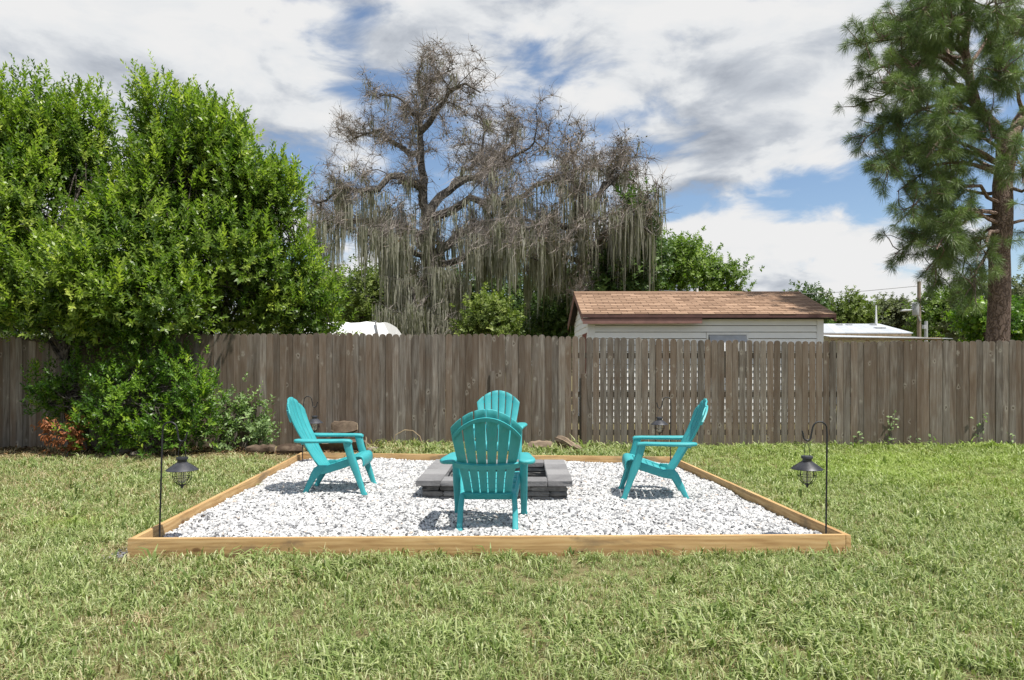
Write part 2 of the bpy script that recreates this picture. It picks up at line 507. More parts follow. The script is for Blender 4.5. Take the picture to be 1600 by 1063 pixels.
M = dict(
    fence=fence_mat(), board=pine_board_mat(), chair=chair_mat(), gravel=gravel_mat(), grass=grass_mat(), soil=soil_mat(),
    shingle=shingle_mat(),
    block=stone_mat('grey_wall_block', (0.085, 0.082, 0.080), (0.28, 0.275, 0.265), 18),
    cap=stone_mat('grey_cap_block', (0.135, 0.132, 0.134), (0.26, 0.255, 0.255), 34),
    ash=stone_mat('ash_soil', (0.03, 0.028, 0.025), (0.09, 0.085, 0.078), 18),
    rock=stone_mat('field_rock', (0.14, 0.115, 0.09), (0.34, 0.29, 0.24), 9),
    gbase=stone_mat('gravel_bed', (0.06, 0.06, 0.06), (0.22, 0.22, 0.22), 60),
    rail=plain('fence_rail_wood', (0.13, 0.10, 0.072), 0.9, 0.2, 12),
    iron=plain('black_iron', (0.022, 0.022, 0.024), 0.5, 0.25, 30, 0.1),
    tin=plain('dark_grey_tin', (0.045, 0.046, 0.052), 0.38, 0.25, 22, 0.1, 0.6, Metallic=0.35),
    siding=plain('white_vinyl_siding', (0.84, 0.84, 0.825), 0.55, 0.03, 3.0, 0.05),
    trim=plain('white_trim', (0.78, 0.78, 0.77), 0.55, 0.04, 3.0, 0.05),
    fascia=plain('brown_painted_fascia', (0.23, 0.125, 0.105), 0.7, 0.15, 6.0, 0.2),
    dkfascia=plain('dark_brown_drip_edge', (0.10, 0.048, 0.04), 0.6, 0.15, 6.0, 0.2),
    dark=plain('dark_underlay_lap_shade', (0.03, 0.026, 0.024), 0.9, 0.2, 6.0),  # roof underlay; behind the siding its dark colour stands in for lap shadow
    red=plain('dark_red_door_paint', (0.20, 0.055, 0.045), 0.6, 0.15, 6.0),
    metalroof=plain('pale_metal_roof', (0.43, 0.45, 0.475), 0.5, 0.08, 2.0, 0.05),
    tarp=plain('white_tarp', (0.74, 0.74, 0.73), 0.6, 0.05, 3.0, 0.25),
    strap=plain('grey_strap', (0.16, 0.16, 0.16), 0.7, 0.1, 6.0),
    wood=plain('raw_timber_fascia', (0.42, 0.31, 0.19), 0.8, 0.2, 8.0),
    steel=plain('galvanised_steel', (0.40, 0.41, 0.42), 0.5, 0.1, 8.0),
    pole=plain('pole_wood', (0.20, 0.16, 0.12), 0.9, 0.2, 8.0),
    log=stone_mat('rotting_log', (0.055, 0.036, 0.024), (0.25, 0.19, 0.135), 11),
    logend=plain('cut_log_face', (0.34, 0.27, 0.19), 0.9, 0.25, 22, 0.5),
    darkbark=bark_mat('dark_branch_bark', (0.03, 0.026, 0.02), (0.10, 0.085, 0.07), 6),
    bark=bark_mat('grey_bark', (0.045, 0.038, 0.032), (0.15, 0.135, 0.115), 5),
    pinebark=bark_mat('pine_bark', (0.11, 0.075, 0.058), (0.28, 0.205, 0.165), 8.0),
    twig=plain('bare_twig', (0.27, 0.235, 0.21), 0.95, 0.25, 2.0, 0.0, 0.1),
    moss=leaf_mat('spanish_moss', [(0.0, (0.18, 0.172, 0.132)), (0.6, (0.31, 0.298, 0.245)), (1.0, (0.44, 0.425, 0.365))], 0.95, 0.35, 0.05),
    laurel=leaf_mat('laurel_leaf', [(0.0, (0.042, 0.085, 0.018)), (0.4, (0.135, 0.215, 0.036)), (0.75, (0.31, 0.40, 0.065)), (1.0, (0.48, 0.54, 0.10))], 0.40, 0.42, 0.45),
    shrub=leaf_mat('glossy_shrub_leaf', [(0.0, (0.030, 0.075, 0.012)), (0.45, (0.10, 0.20, 0.022)), (0.8, (0.25, 0.38, 0.04)), (1.0, (0.40, 0.48, 0.06))], 0.38, 0.36, 0.45),
    pale=leaf_mat('pale_shrub_leaf', [(0.0, (0.10, 0.17, 0.06)), (1.0, (0.32, 0.43, 0.18))], 0.55, 0.3, 0.35),
    deadleaf=leaf_mat('dead_orange_leaf', [(0.0, (0.17, 0.055, 0.02)), (0.5, (0.36, 0.13, 0.05)), (1.0, (0.48, 0.24, 0.11))], 0.6, 0.2, 0.3),
    litter=leaf_mat('leaf_litter', [(0.0, (0.07, 0.04, 0.022)), (0.8, (0.24, 0.145, 0.075)), (1.0, (0.48, 0.40, 0.10))], 0.8, 0.1, 0.2),
    needle=leaf_mat('pine_needle', [(0.0, (0.065, 0.105, 0.035)), (0.5, (0.15, 0.215, 0.07)), (1.0, (0.32, 0.40, 0.15))], 0.45, 0.2, 0.4),
    olive=leaf_mat('olive_leaf', [(0.0, (0.075, 0.11, 0.025)), (0.5, (0.16, 0.21, 0.05)), (1.0, (0.29, 0.33, 0.09))], 0.55, 0.3, 0.3),
    deep=leaf_mat('deep_green_leaf', [(0.0, (0.035, 0.070, 0.018)), (0.5, (0.085, 0.145, 0.036)), (1.0, (0.17, 0.25, 0.065))], 0.5, 0.28, 0.35),
    bright=leaf_mat('bright_green_leaf', [(0.0, (0.065, 0.12, 0.02)), (0.5, (0.16, 0.24, 0.042)), (1.0, (0.29, 0.38, 0.075))], 0.5, 0.32, 0.35),
    grey=leaf_mat('grey_green_leaf', [(0.0, (0.085, 0.10, 0.052)), (0.5, (0.16, 0.18, 0.10)), (1.0, (0.26, 0.28, 0.17))], 0.7, 0.25, 0.2),
    oakleaf=leaf_mat('brown_green_oak_leaf', [(0.0, (0.05, 0.05, 0.022)), (0.6, (0.10, 0.092, 0.045)), (1.0, (0.19, 0.13, 0.075))], 0.7, 0.2, 0.2),
)
mg, tg = new_mat('lantern_glass')
gb = finish(tg, (0.86, 0.84, 0.74), 0.12, spec=0.5, Transmission_Weight=0.75, IOR=1.1)
M['glass'] = mg
mg, tg = new_mat('window_pane')
finish(tg, (0.05, 0.06, 0.06), 0.08, spec=0.6)
M['pane'] = mg

# ------------------------------------------------------------------ ground
gz_rng = np.random.default_rng(3)
pts = [(x, y) for x in (0,) for y in (0,)]
mb = MB()
n = 48
radii = [0.0, 6, 12, 20, 40, 90, 220, 900]
vs = [(0, 8, 0)]
fs = []
for r in radii[1:]:
    for k in range(n):
        th = 2 * math.pi * k / n
        vs.append((r * math.cos(th), 8 + r * math.sin(th), 0))
for k in range(n):
    fs.append((0, 1 + k, 1 + (k + 1) % n))
for i in range(len(radii) - 2):
    for k in range(n):
        a, b = 1 + i * n + k, 1 + i * n + (k + 1) % n
        fs.append((a, a + n, b + n, b))
ground = MB().add(vs, fs).build('ground', M['soil'])
ground['kind'] = 'structure'
ground['label'] = 'lawn soil and thatch beneath the grass'

# ------------------------------------------------------------------ timber frame of the gravel pad
BT, BH = 0.038, 0.140
PNL, PNR = G(199, 842, BH)[:2], G(1330, 836, BH)[:2]
PFL, PFR = G(470, 707, BH)[:2], G(1052, 713.5, BH)[:2]
cen = (PNL + PNR + PFL + PFR) / 4
frame = tag(empty('timber_frame', (cen[0], cen[1], 0)), 'low frame of yellow pine boards around the white gravel', 'timber frame')


def board_between(a, b, inset_a, inset_b, name='board', label=None, ztop=BH):
    """2x6 on edge; a->b is the outer top edge, inside to the left of a->b"""
    a, b = np.array(a), np.array(b)
    L = np.linalg.norm(b - a)
    ang = math.atan2(b[1] - a[1], b[0] - a[0])
    me = MB().box((inset_a, 0, -0.04), (L - inset_b, BT, ztop)).mesh(name, bevel=0.004, seg=2, smooth=True)
    o = link(name, me, M['board'], frame)
    o.location = (a[0] - cen[0], a[1] - cen[1], 0)
    o.rotation_euler = (0, 0, ang)
    if label:
        o['label'] = label
    return o


board_between(PNL, PNR, 0, BT + 0.002)
board_between(PNR, PFR, 0, BT + 0.001, ztop=BH - 0.002)
board_between(PFR, PFL, 0, 0, ztop=BH - 0.001)
board_between(PFL, PNL, BT + 0.001, BT + 0.001, ztop=BH - 0.004)

# gravel bed
GZ = 0.045
mb = MB()
quad = [PNL, PNR, PFR, PFL]


def bil(u, v):
    return (PNL * (1 - u)[..., None] + PNR * u[..., None]) * (1 - v)[..., None] + (PFL * (1 - u)[..., None] + PFR * u[..., None]) * v[..., None]


gx = 40
uu, vv = np.meshgrid(np.linspace(0.012, 0.988, gx), np.linspace(0.012, 0.988, gx))
xy = bil(uu, vv)


def heap(x, y):
    return 0.010 * np.sin(x * 3.1 + 1.0) * np.sin(y * 2.7) + 0.007 * np.sin(x * 6.7 - y * 5.1) + 0.004 * np.sin(x * 13 + y * 11)


zz_ = GZ - 0.024 + heap(xy[..., 0], xy[..., 1])
vs = np.dstack([xy, zz_]).reshape(-1, 3)
fs = [(i * gx + j, i * gx + j + 1, (i + 1) * gx + j + 1, (i + 1) * gx + j) for i in range(gx - 1) for j in range(gx - 1)]
gb_ = MB().add(vs, fs).build('gravel_bed', M['gbase'], smooth=True)
gb_['kind'] = 'structure'
gb_['label'] = 'fine grey stone base under the white gravel'


# ------------------------------------------------------------------ scatter by geometry nodes
def variants(name, meshes, m):
    col = bpy.data.collections.new(name)
    for i, me in enumerate(meshes):
        me.materials.append(m)
        col.objects.link(bpy.data.objects.new('%s_%02d' % (name, i), me))
    return col


def scatter(name, pos, rot, scl, col, nvar, attrs):
    n = len(pos)
    me = bpy.data.meshes.new(name)
    me.vertices.add(n)
    me.vertices.foreach_set('co', np.asarray(pos, np.float32).reshape(-1))

    def at(nm, typ, key, arr, dt=np.float32):
        a = me.attributes.new(nm, typ, 'POINT')
        a.data.foreach_set(key, np.asarray(arr, dt).reshape(-1))
    at('rot', 'FLOAT_VECTOR', 'vector', rot)
    at('scl', 'FLOAT_VECTOR', 'vector', scl)
    at('pick', 'INT', 'value', rng.integers(0, nvar, n), np.int32)
    for k, v in attrs.items():
        at(k, 'FLOAT', 'value', v)
    ng = bpy.data.node_groups.new(name, 'GeometryNodeTree')
    ng.interface.new_socket('Geometry', in_out='INPUT', socket_type='NodeSocketGeometry')
    ng.interface.new_socket('Geometry', in_out='OUTPUT', socket_type='NodeSocketGeometry')
    gi = ng.nodes.new('NodeGroupInput')
    go = ng.nodes.new('NodeGroupOutput')
    ip = ng.nodes.new('GeometryNodeInstanceOnPoints')
    ci = ng.nodes.new('GeometryNodeCollectionInfo')
    ci.inputs['Collection'].default_value = col
    ci.inputs['Separate Children'].default_value = True
    ci.inputs['Reset Children'].default_value = True

    def na(nm, typ):
        a = ng.nodes.new('GeometryNodeInputNamedAttribute')
        a.data_type = typ
        a.inputs['Name'].default_value = nm
        return [s for s in a.outputs if s.enabled and s.name == 'Attribute'][0]
    L = ng.links.new
    L(gi.outputs[0], ip.inputs['Points'])
    L(ci.outputs[0], ip.inputs['Instance'])
    ip.inputs['Pick Instance'].default_value = True
    L(na('pick', 'INT'), ip.inputs['Instance Index'])
    L(na('rot', 'FLOAT_VECTOR'), ip.inputs['Rotation'])
    L(na('scl', 'FLOAT_VECTOR'), ip.inputs['Scale'])
    L(ip.outputs[0], go.inputs[0])
    o = link(name, me)
    md = o.modifiers.new('scatter', 'NODES')
    md.node_group = ng
    o['kind'] = 'stuff'
    return o


def rock_mesh(name, r, seed, sub=1, flat=0.7, rough=0.25):
    g = np.random.default_rng(seed)
    bm = bmesh.new()
    bmesh.ops.create_icosphere(bm, subdivisions=sub, radius=r)
    ax = g.uniform(0.65, 1.3, 3)
    ax[2] *= flat
    for v in bm.verts:
        k = 1 + g.normal(0, rough)
        v.co = Vector((v.co.x * ax[0] * k, v.co.y * ax[1] * k, v.co.z * ax[2] * k))
    me = bpy.data.meshes.new(name)
    bm.to_mesh(me)
    bm.free()
    return me


stones = variants('gravel_stone', [rock_mesh('gravel_stone', 0.0118, 100 + i, 1, 0.75, 0.17) for i in range(9)], M['gravel'])
ns = 92000
u_, v_ = rng.uniform(0.010, 0.990, ns), rng.uniform(0.010, 0.990, ns)
xy = bil(u_, v_)
lay = rng.uniform(0, 1, ns)
pos = np.column_stack([xy, GZ + 0.002 + heap(xy[:, 0], xy[:, 1]) + lay * 0.010])
# keep clear of the fire pit's walls
keep = ~((np.abs(pos[:, 0] + 0.16) < 0.68) & (np.abs(pos[:, 1] - 7.60) < 0.68))
pos = pos[keep]
# a few stones spilled outside the corner board
sp = np.column_stack([rng.normal(PNL[0] - 0.08, 0.06, 150), rng.normal(PNL[1] + 0.08, 0.10, 150), np.full(150, 0.006)])
sp = sp[sp[:, 0] < PNL[0] - 0.015]
pos = np.vstack([pos, sp])
n = len(pos)
sc = rng.lognormal(0, 0.30, n).clip(0.5, 1.9)
shade = rng.beta(1.9, 1.2, n)
shade[-len(sp):] *= 0.30
sc[-len(sp):] *= 0.6
gravel = scatter('gravel', pos, rng.uniform(0, 6.28, (n, 3)) * (0.15, 0.15, 1), np.column_stack([sc] * 3), stones, 9, {'shade': shade})
gravel['label'] = 'bright white and grey crushed stone filling the timber frame'


# ------------------------------------------------------------------ fire pit
pit = tag(empty('fire_pit', (-0.16, 7.60, GZ), R(-1.0)), 'square grey block fire pit with smooth cap stones on the gravel', 'fire pit')
pr = random.Random(5)


def stone_block(x0, y0, z0, x1, y1, z1, name, m, bev=0.008, jit=0.004, sub=1):
    g = np.random.default_rng(pr.randrange(10 ** 6))
    cx, cy, cz = (x0 + x1) / 2, (y0 + y1) / 2, (z0 + z1) / 2
    bm = bmesh.new()
    bmesh.ops.create_cube(bm, size=1.0)
    for v in bm.verts:
        v.co = Vector((v.co.x * (x1 - x0), v.co.y * (y1 - y0), v.co.z * (z1 - z0)))
    if sub:
        bmesh.ops.subdivide_edges(bm, edges=bm.edges, cuts=sub, use_grid_fill=True)
    for v in bm.verts:
        v.co += Vector(g.normal(0, jit, 3) * (1, 1, 0.4))
    ed = [e for e in bm.edges if len(e.link_faces) == 2 and e.calc_face_angle(0) > R(45)]
    bmesh.ops.bevel(bm, geom=ed, offset=bev, segments=1, affect='EDGES', clamp_overlap=True)
    me = bpy.data.meshes.new(name)
    bm.to_mesh(me)
    bm.free()
    me.shade_smooth()
    me.set_sharp_from_angle(angle=R(35))
    o = link(name, me, m, pit)
    o.location = (cx, cy, cz)
    return o


HW, TW, CHH = 0.71, 0.17, 0.054
for side in range(4):
    for c in range(3):
        z0 = -0.02 + c * CHH if c else -0.03
        z1 = -0.02 + (c + 1) * CHH - 0.004
        # each wall runs from its own corner to the next wall's inner face
        a = -HW + (0.0 if c % 2 else TW + 0.003)
        e = HW - (TW + 0.003 if c % 2 else 0.0)
        x = a
        while x < e - 0.02:
            L = pr.choice([0.16, 0.21, 0.27, 0.33, 0.24])
            if e - (x + L) < 0.13:
                L = e - x
            jt = pr.uniform(-0.008, 0.008)
            b0, b1 = (x + 0.002, x + L - 0.003), (-HW + jt, -HW + TW)
            if side == 0:
                q = (b0[0], b1[0], b0[1], b1[1])
            elif side == 2:
                q = (-b0[1], -b1[1], -b0[0], -b1[0])
            elif side == 1:
                q = (-b1[1], b0[0], -b1[0], b0[1])
            else:
                q = (b1[0], -b0[1], b1[1], -b0[0])
            stone_block(q[0], q[1], z0, q[2], q[3], z1, 'block', M['block'], 0.009, 0.004, 2)
            x += L
CO, CWD = 0.765, 0.245
zc0, zc1 = -0.02 + 3 * CHH, -0.02 + 3 * CHH + 0.058
for sx in (-1, 1):
    for k in range(4):
        y0 = -CO + k * CO / 2
        xa, xb = (-CO, -CO + CWD) if sx < 0 else (CO - CWD, CO)
        stone_block(xa, y0 + 0.002, zc0, xb, y0 + CO / 2 - 0.002, zc1, 'cap_stone', M['cap'], 0.007, 0.002, 1)
wi = 2 * (CO - CWD)
for sy in (-1, 1):
    for k in range(3):
        x0 = -CO + CWD + k * wi / 3
        ya, yb = (-CO, -CO + CWD) if sy < 0 else (CO - CWD, CO)
        stone_block(x0 + 0.002, ya, zc0, x0 + wi / 3 - 0.002, yb, zc1, 'cap_stone', M['cap'], 0.007, 0.002, 1)
gx = 10
vs, fs = [], []
for i in range(gx):
    for j in range(gx):
        vs.append((-0.54 + 1.08 * i / (gx - 1), -0.54 + 1.08 * j / (gx - 1), -0.005 + pr.uniform(-0.012, 0.012)))
for i in range(gx - 1):
    for j in range(gx - 1):
        a = i * gx + j
        fs.append((a, a + gx, a + gx + 1, a + 1))
MB().add(vs, fs).build('ash_bed', M['ash'], pit, smooth=True)

# ------------------------------------------------------------------ chairs (local +x is the sitter's front, origin between the rear feet)
BZ = np.array([0.235, 0.33, 0.45, 0.54, 0.66, 0.78, 0.88, 0.98])
BX = np.array([0.160, 0.085, 0.000, -0.058, -0.118, -0.168, -0.198, -0.218])
WZ = np.array([0.235, 0.40, 0.52, 0.68, 0.82, 0.90, 0.98])
WW = np.array([0.185, 0.205, 0.228, 0.258, 0.280, 0.284, 0.284])
_pc = np.polyfit(BZ, BX, 4)


def back_pt(t_, z, off=0.0):
    w_ = np.interp(z, WZ, WW)
    bxv = np.polyval(_pc, z)
    sl_ = np.polyval(np.polyder(_pc), z)
    nx, nz = -1 / math.hypot(1, sl_), sl_ / math.hypot(1, sl_)
    cup = 0.042 * t_ * t_ * min(1.0, max(0.0, (z - 0.25) / 0.3))
    return np.array((bxv + cup + nx * off, t_ * w_, z + nz * off))


def ztop(t_):
    return 0.975 - 0.150 * t_ * t_


def grid_solid(fn, ts, ss, th):
    A = [[fn(a, s, 0.0) for a in ts] for s in ss]
    B = [[fn(a, s, th) for a in ts] for s in ss]
    return MB().shell(A, B)


chair_parts = []


def cpart(name, mb, **k):
    chair_parts.append((name, mb.mesh(name, **k)))


for k in range(6):
    t0, t1 = -1 + 2 * k / 6 + (0.020 if k else 0), -1 + 2 * (k + 1) / 6 - (0.020 if k < 5 else 0)
    tm = (t0 + t1) / 2

    def fn(a, s, off):
        zt = ztop(a)
        z = 0.236 + s * (zt - 0.236)
        # soft cupped faces: the middle of a slat stands 2 mm proud
        q = (a - tm) / (t1 - t0) * 2
        return back_pt(a, z, off - 0.0065 * (1 - q * q))
    cpart('back_slat', grid_solid(fn, np.linspace(t0, t1, 6), np.linspace(0, 1, 18), 0.015), smooth=True, bevel=0.002, seg=1, angle=50)


def fn_arch(a, s, off):
    return back_pt(a, ztop(a) - 0.060 - 0.030 * (1 - s), off + 0.0155)


cpart('arch_rib', grid_solid(fn_arch, np.linspace(-0.99, 0.99, 25), np.linspace(0, 1, 3), 0.017), smooth=True)


def fn_brace(a, s, off):
    return back_pt(a, 0.515 + 0.038 * s - 0.012 * (1 - a * a), off + 0.0155)


cpart('back_brace', grid_solid(fn_brace, np.linspace(-1.12, 1.12, 19), np.linspace(0, 1, 3), 0.022), smooth=True)


def fn_low(a, s, off):
    return back_pt(a, 0.238 + 0.05 * s, off + 0.0155)


cpart('lower_brace', grid_solid(fn_low, np.linspace(-1.03, 1.03, 9), np.linspace(0, 1, 3), 0.018), smooth=True)
for s in (-1, 1):
    cpart('arm', MB().loft([((x, s * y, z), hy, hz) for x, y, z, hy, hz in (
        (-0.092, 0.300, 0.548, 0.012, 0.008), (-0.082, 0.306, 0.548, 0.038, 0.015), (-0.055, 0.310, 0.548, 0.058, 0.019), (0.02, 0.316, 0.545, 0.068, 0.020), (0.12, 0.316, 0.545, 0.066, 0.019),
        (0.28, 0.306, 0.545, 0.056, 0.018), (0.40, 0.298, 0.545, 0.048, 0.019), (0.465, 0.295, 0.541, 0.044, 0.020), (0.485, 0.295, 0.534, 0.040, 0.014))], 'x', 14, 0.6), smooth=True, angle=60)
    cpart('front_leg', MB().loft([((x, s * y, z), hx, hy) for x, y, z, hx, hy in (
        (0.612, 0.292, 0.0, 0.031, 0.030), (0.610, 0.292, 0.012, 0.031, 0.030), (0.600, 0.291, 0.030, 0.025, 0.027), (0.545, 0.290, 0.19, 0.033, 0.031), (0.500, 0.289, 0.315, 0.044, 0.034), (0.462, 0.290, 0.43, 0.038, 0.034), (0.438, 0.292, 0.530, 0.040, 0.036))], 'z', 12, 0.45), smooth=True, angle=50)
    cpart('rear_leg', MB().loft([((x, s * y, z), hx, hy) for x, y, z, hx, hy in (
        (-0.005, 0.222, 0.0, 0.030, 0.026), (-0.002, 0.222, 0.012, 0.030, 0.026), (0.006, 0.222, 0.025, 0.026, 0.023), (0.062, 0.220, 0.135, 0.036, 0.023), (0.105, 0.216, 0.205, 0.050, 0.022), (0.150, 0.212, 0.262, 0.066, 0.020), (0.172, 0.210, 0.285, 0.040, 0.017))], 'z', 12, 0.45), smooth=True, angle=50)
    cpart('side_rail', MB().loft([((x, s * y, z), hy, hz) for x, y, z, hy, hz in (
        (0.10, 0.208, 0.222, 0.016, 0.035), (0.22, 0.222, 0.245, 0.016, 0.040), (0.36, 0.236, 0.290, 0.016, 0.040), (0.50, 0.246, 0.338, 0.016, 0.040))], 'x', 12, 0.4), smooth=True, angle=50)
# seat: a run of cross slats, the front one rolling over into an apron
SP = np.array([(0.150, 0.245), (0.215, 0.262), (0.285, 0.288), (0.355, 0.318), (0.425, 0.348), (0.490, 0.374), (0.545, 0.388), (0.580, 0.380), (0.598, 0.350), (0.600, 0.300), (0.596, 0.275)])
sl_ = np.concatenate([[0], np.cumsum(np.linalg.norm(np.diff(SP, axis=0), axis=1))])
SPn = SP.copy()


def seat_pt(y, l, off):
    x, z = np.interp(l, sl_, SP[:, 0]), np.interp(l, sl_, SP[:, 1])
    e_ = 0.004
    tx, tz = np.interp(l + e_, sl_, SP[:, 0]) - np.interp(l - e_, sl_, SP[:, 0]), np.interp(l + e_, sl_, SP[:, 1]) - np.interp(l - e_, sl_, SP[:, 1])
    L = math.hypot(tx, tz)
    nx, nz = tz / L, -tx / L
    hw = np.interp(x, [0.15, 0.5, 0.6], [0.200, 0.250, 0.255])
    return np.array((x + nx * off, y * hw, z + nz * off - 0.008 * (1 - y * y)))


edges = [0.0, 0.072, 0.148, 0.224, 0.300, 0.372]
for a, b in zip(edges[:-1], edges[1:]):
    cpart('seat_slat', grid_solid(seat_pt, np.linspace(-1, 1, 9), np.linspace(a, b - 0.008, 3), 0.014), smooth=True, bevel=0.002, seg=1, angle=50)
cpart('seat_front', grid_solid(seat_pt, np.linspace(-1, 1, 9), np.linspace(0.372, sl_[-1] - 0.002, 11), 0.014), smooth=True, bevel=0.002, seg=1, angle=50)

for label, x, y, face in (
        ('turquoise adirondack chair on the leafy shrub side of the fire pit', -2.11, 7.40, R(1)),
        ('turquoise adirondack chair on the brown roofed shed side of the fire pit', 1.728, 7.10, R(174)),
        ('turquoise adirondack chair between the fire pit and the lawn side board, back turned', -0.196, 5.605, R(89)),
        ('turquoise adirondack chair between the fire pit and the wooden fence', -0.185, 9.08, R(-92))):
    c = tag(empty('adirondack_chair', (x, y, GZ + 0.010), face), label, 'chair', 'turquoise chairs around the fire pit')
    for nm, me in chair_parts:
        link(nm, me, M['chair'], c)


# ------------------------------------------------------------------ shepherd hooks and lanterns
def hook_pts(s):
    pts = [(0, 0, -0.08), (0, 0, 0.3), (0, 0, 0.6), (0, 0, 0.80)]
    for k in range(1, 9):
        th = math.pi * k / 8
        pts.append((s * 0.055 * (1 - math.cos(th)), 0, 0.84 + 0.058 * math.sin(th)))
    pts += [(s * 0.118, 0, 0.80)]
    for k in range(1, 8):
        th = math.pi * k / 8
        pts.append((s * (0.118 + 0.030 * (1 - math.cos(th))), 0, 0.790 - 0.034 * math.sin(th)))
    pts += [(s * 0.180, 0, 0.805), (s * 0.187, 0, 0.828)]
    return pts


def make_hook(x, y, s, lean, label):
    h = tag(empty('shepherd_hook', (x, y, GZ)), label, 'garden hook', 'black shepherd hooks in the frame corners')
    h.rotation_euler = (0, R(lean), 0)
    MB().tube(hook_pts(s)[:4], 0.0068, 8).build('stake', M['iron'], h, smooth=True)
    MB().tube(hook_pts(s)[3:], 0.0062, 8).build('hook', M['iron'], h, smooth=True)
    return h


def make_lantern(loc, rz, label):
    """origin at the hanging point"""
    l = tag(empty('lantern', loc, rz), label, 'lantern', 'caged metal lanterns on the hooks')
    m = MB()
    m.tube([(0.026, 0, -0.128), (0.024, 0, -0.06), (0.010, 0, -0.012), (0, 0, 0.004), (-0.010, 0, -0.012), (-0.024, 0, -0.06), (-0.026, 0, -0.128)], 0.0020, 6)
    m.build('bail', M['iron'], l, smooth=True)
    MB().lathe([(0.0, -0.108), (0.040, -0.108), (0.042, -0.112), (0.042, -0.126), (0.034, -0.128), (0.034, -0.150), (0.0, -0.150)], 20).build('cap', M['tin'], l, smooth=True, angle=30)
    MB().lathe([(0.034, -0.146), (0.062, -0.164), (0.098, -0.190), (0.114, -0.204), (0.114, -0.207), (0.096, -0.196), (0.060, -0.172), (0.030, -0.152)], 28).build('lamp_shade', M['tin'], l, smooth=True, angle=40)
    MB().lathe([(0.0, -0.205), (0.056, -0.203), (0.058, -0.210), (0.0, -0.212)], 20).build('collar', M['tin'], l, smooth=True, angle=30)
    cg = MB()
    for k in range(8):
        th = 2 * math.pi * k / 8
        cg.tube([(r * math.cos(th), r * math.sin(th), z) for r, z in ((0.056, -0.208), (0.064, -0.235), (0.064, -0.262), (0.052, -0.290), (0.030, -0.312), (0.010, -0.320))], 0.0022, 5)
    for r, z in ((0.0645, -0.258),):
        ring = [(r * math.cos(2 * math.pi * k / 24), r * math.sin(2 * math.pi * k / 24), z) for k in range(25)]
        cg.tube(ring, 0.0022, 5, cap=False)
    cg.build('cage', M['iron'], l, smooth=True)
    MB().lathe([(0.0, -0.212), (0.028, -0.213), (0.030, -0.24), (0.029, -0.285), (0.020, -0.300), (0.0, -0.303)], 18).build('glass_bulb', M['glass'], l, smooth=True)
    MB().lathe([(0.0, -0.310), (0.016, -0.314), (0.018, -0.322), (0.008, -0.330), (0.010, -0.336), (0.0, -0.348)], 14).build('finial', M['iron'], l, smooth=True)
    return l


for x, y, s, lean, corner in (
        (-2.635, 5.26, 1, 1.6, 'the lawn side frame corner nearest the shrubs'),
        (2.35, 5.27, -1, 0.6, 'the lawn side frame corner away from the shrubs'),
        (-2.83, 9.50, 1, 1.4, 'the fence side frame corner nearest the shrubs'),
        (2.07, 9.20, -1, 0.5, 'the fence side frame corner away from the shrubs')):
    h = make_hook(x, y, s, lean, 'black iron shepherd hook staked in ' + corner)
    loc = Vector((x, y, GZ)) + Matrix.Rotation(R(lean), 3, 'Y') @ Vector((s * 0.149, 0, 0.7485))
    make_lantern(loc, R(20), 'dark metal caged lantern hanging over ' + corner)

# ------------------------------------------------------------------ fence
FY = 11.60
fence = tag(empty('wooden_fence', (0, FY, 0)), 'weathered grey brown picket fence with rounded tops behind the lawn', 'fence')
SPC = 0.1105


def picket_mesh(seed):
    g = random.Random(seed)
    wd, th, hgt = 0.1035, 0.017, 1.80
    prof = [(-wd / 2, 0.0)]
    k = 8
    r = wd / 2
    prof.append((-wd / 2, hgt - 0.045))
    for i in range(k + 1):
        a = math.pi - math.pi * i / k
        prof.append((0.92 * r * math.cos(a), hgt - 0.043 + 0.043 * math.sin(a) ** 0.8))
    prof.append((wd / 2, hgt - 0.045))
    prof.append((wd / 2, 0.0))
    nn = len(prof)
    vs = [(x, 0, z) for x, z in prof] + [(x, th, z) for x, z in prof]
    fs = [tuple(range(nn)), tuple(reversed(range(nn, 2 * nn)))] + [(i, nn + i, nn + (i + 1) % nn, (i + 1) % nn) for i in range(nn)]
    return MB().add(vs, fs).mesh('picket', smooth=True, angle=35)


pk = [picket_mesh(i) for i in range(2)]
for me in pk:
    me.materials.append(M['fence'])
topu = [-400, 0, 150, 330, 520, 800, 880, 960, 1060, 1110, 1200, 1320, 1600, 2000]
topv = [530, 527, 524, 522, 521, 522.5, 525, 527.5, 529.5, 531.5, 532.5, 533.5, 532, 532]
x = -11.6
i = 0
fr = random.Random(21)
while x < 11.8:
    u = U0 + x / FY * F
    zt = CZ + (H0 - np.interp(u, topu, topv)) / F * FY + fr.uniform(-0.012, 0.012)
    base = -0.05 + fr.uniform(0, 0.02)
    o = link('picket', pk[i % 2], None, fence)
    gap = fr.choice([-0.006, -0.005, -0.004]) if not (880 < u < 1330) else fr.choice([0.000, 0.003, 0.006])
    o.location = (x, (0.003 if i % 2 else -0.003) + fr.uniform(-0.001, 0.001), base)
    o.rotation_euler = (0, R(fr.gauss(0, 0.10)), R(fr.gauss(0, 1.0)))
    o.scale = ((SPC - 0.0035 - gap) / 0.1035 * fr.uniform(0.992, 1.0), 1, (zt - base) / 1.80)
    x += SPC + (0.004 if 880 < u < 1330 else -0.002) + fr.uniform(-0.002, 0.003)
    i += 1
for z in (0.25, 0.88, 1.52):
    for k in range(10):
        xa = -12.0 + k * 2.4
        MB().box((xa + 0.005, 0.027, z - 0.045), (xa + 2.395, 0.065, z + 0.045)).build('rail', M['rail'], fence)
for k in range(11):
    xa = -12.0 + k * 2.4
    MB().box((xa - 0.045, 0.067, -0.3), (xa + 0.045, 0.155, 1.70)).build('post', M['rail'], fence)

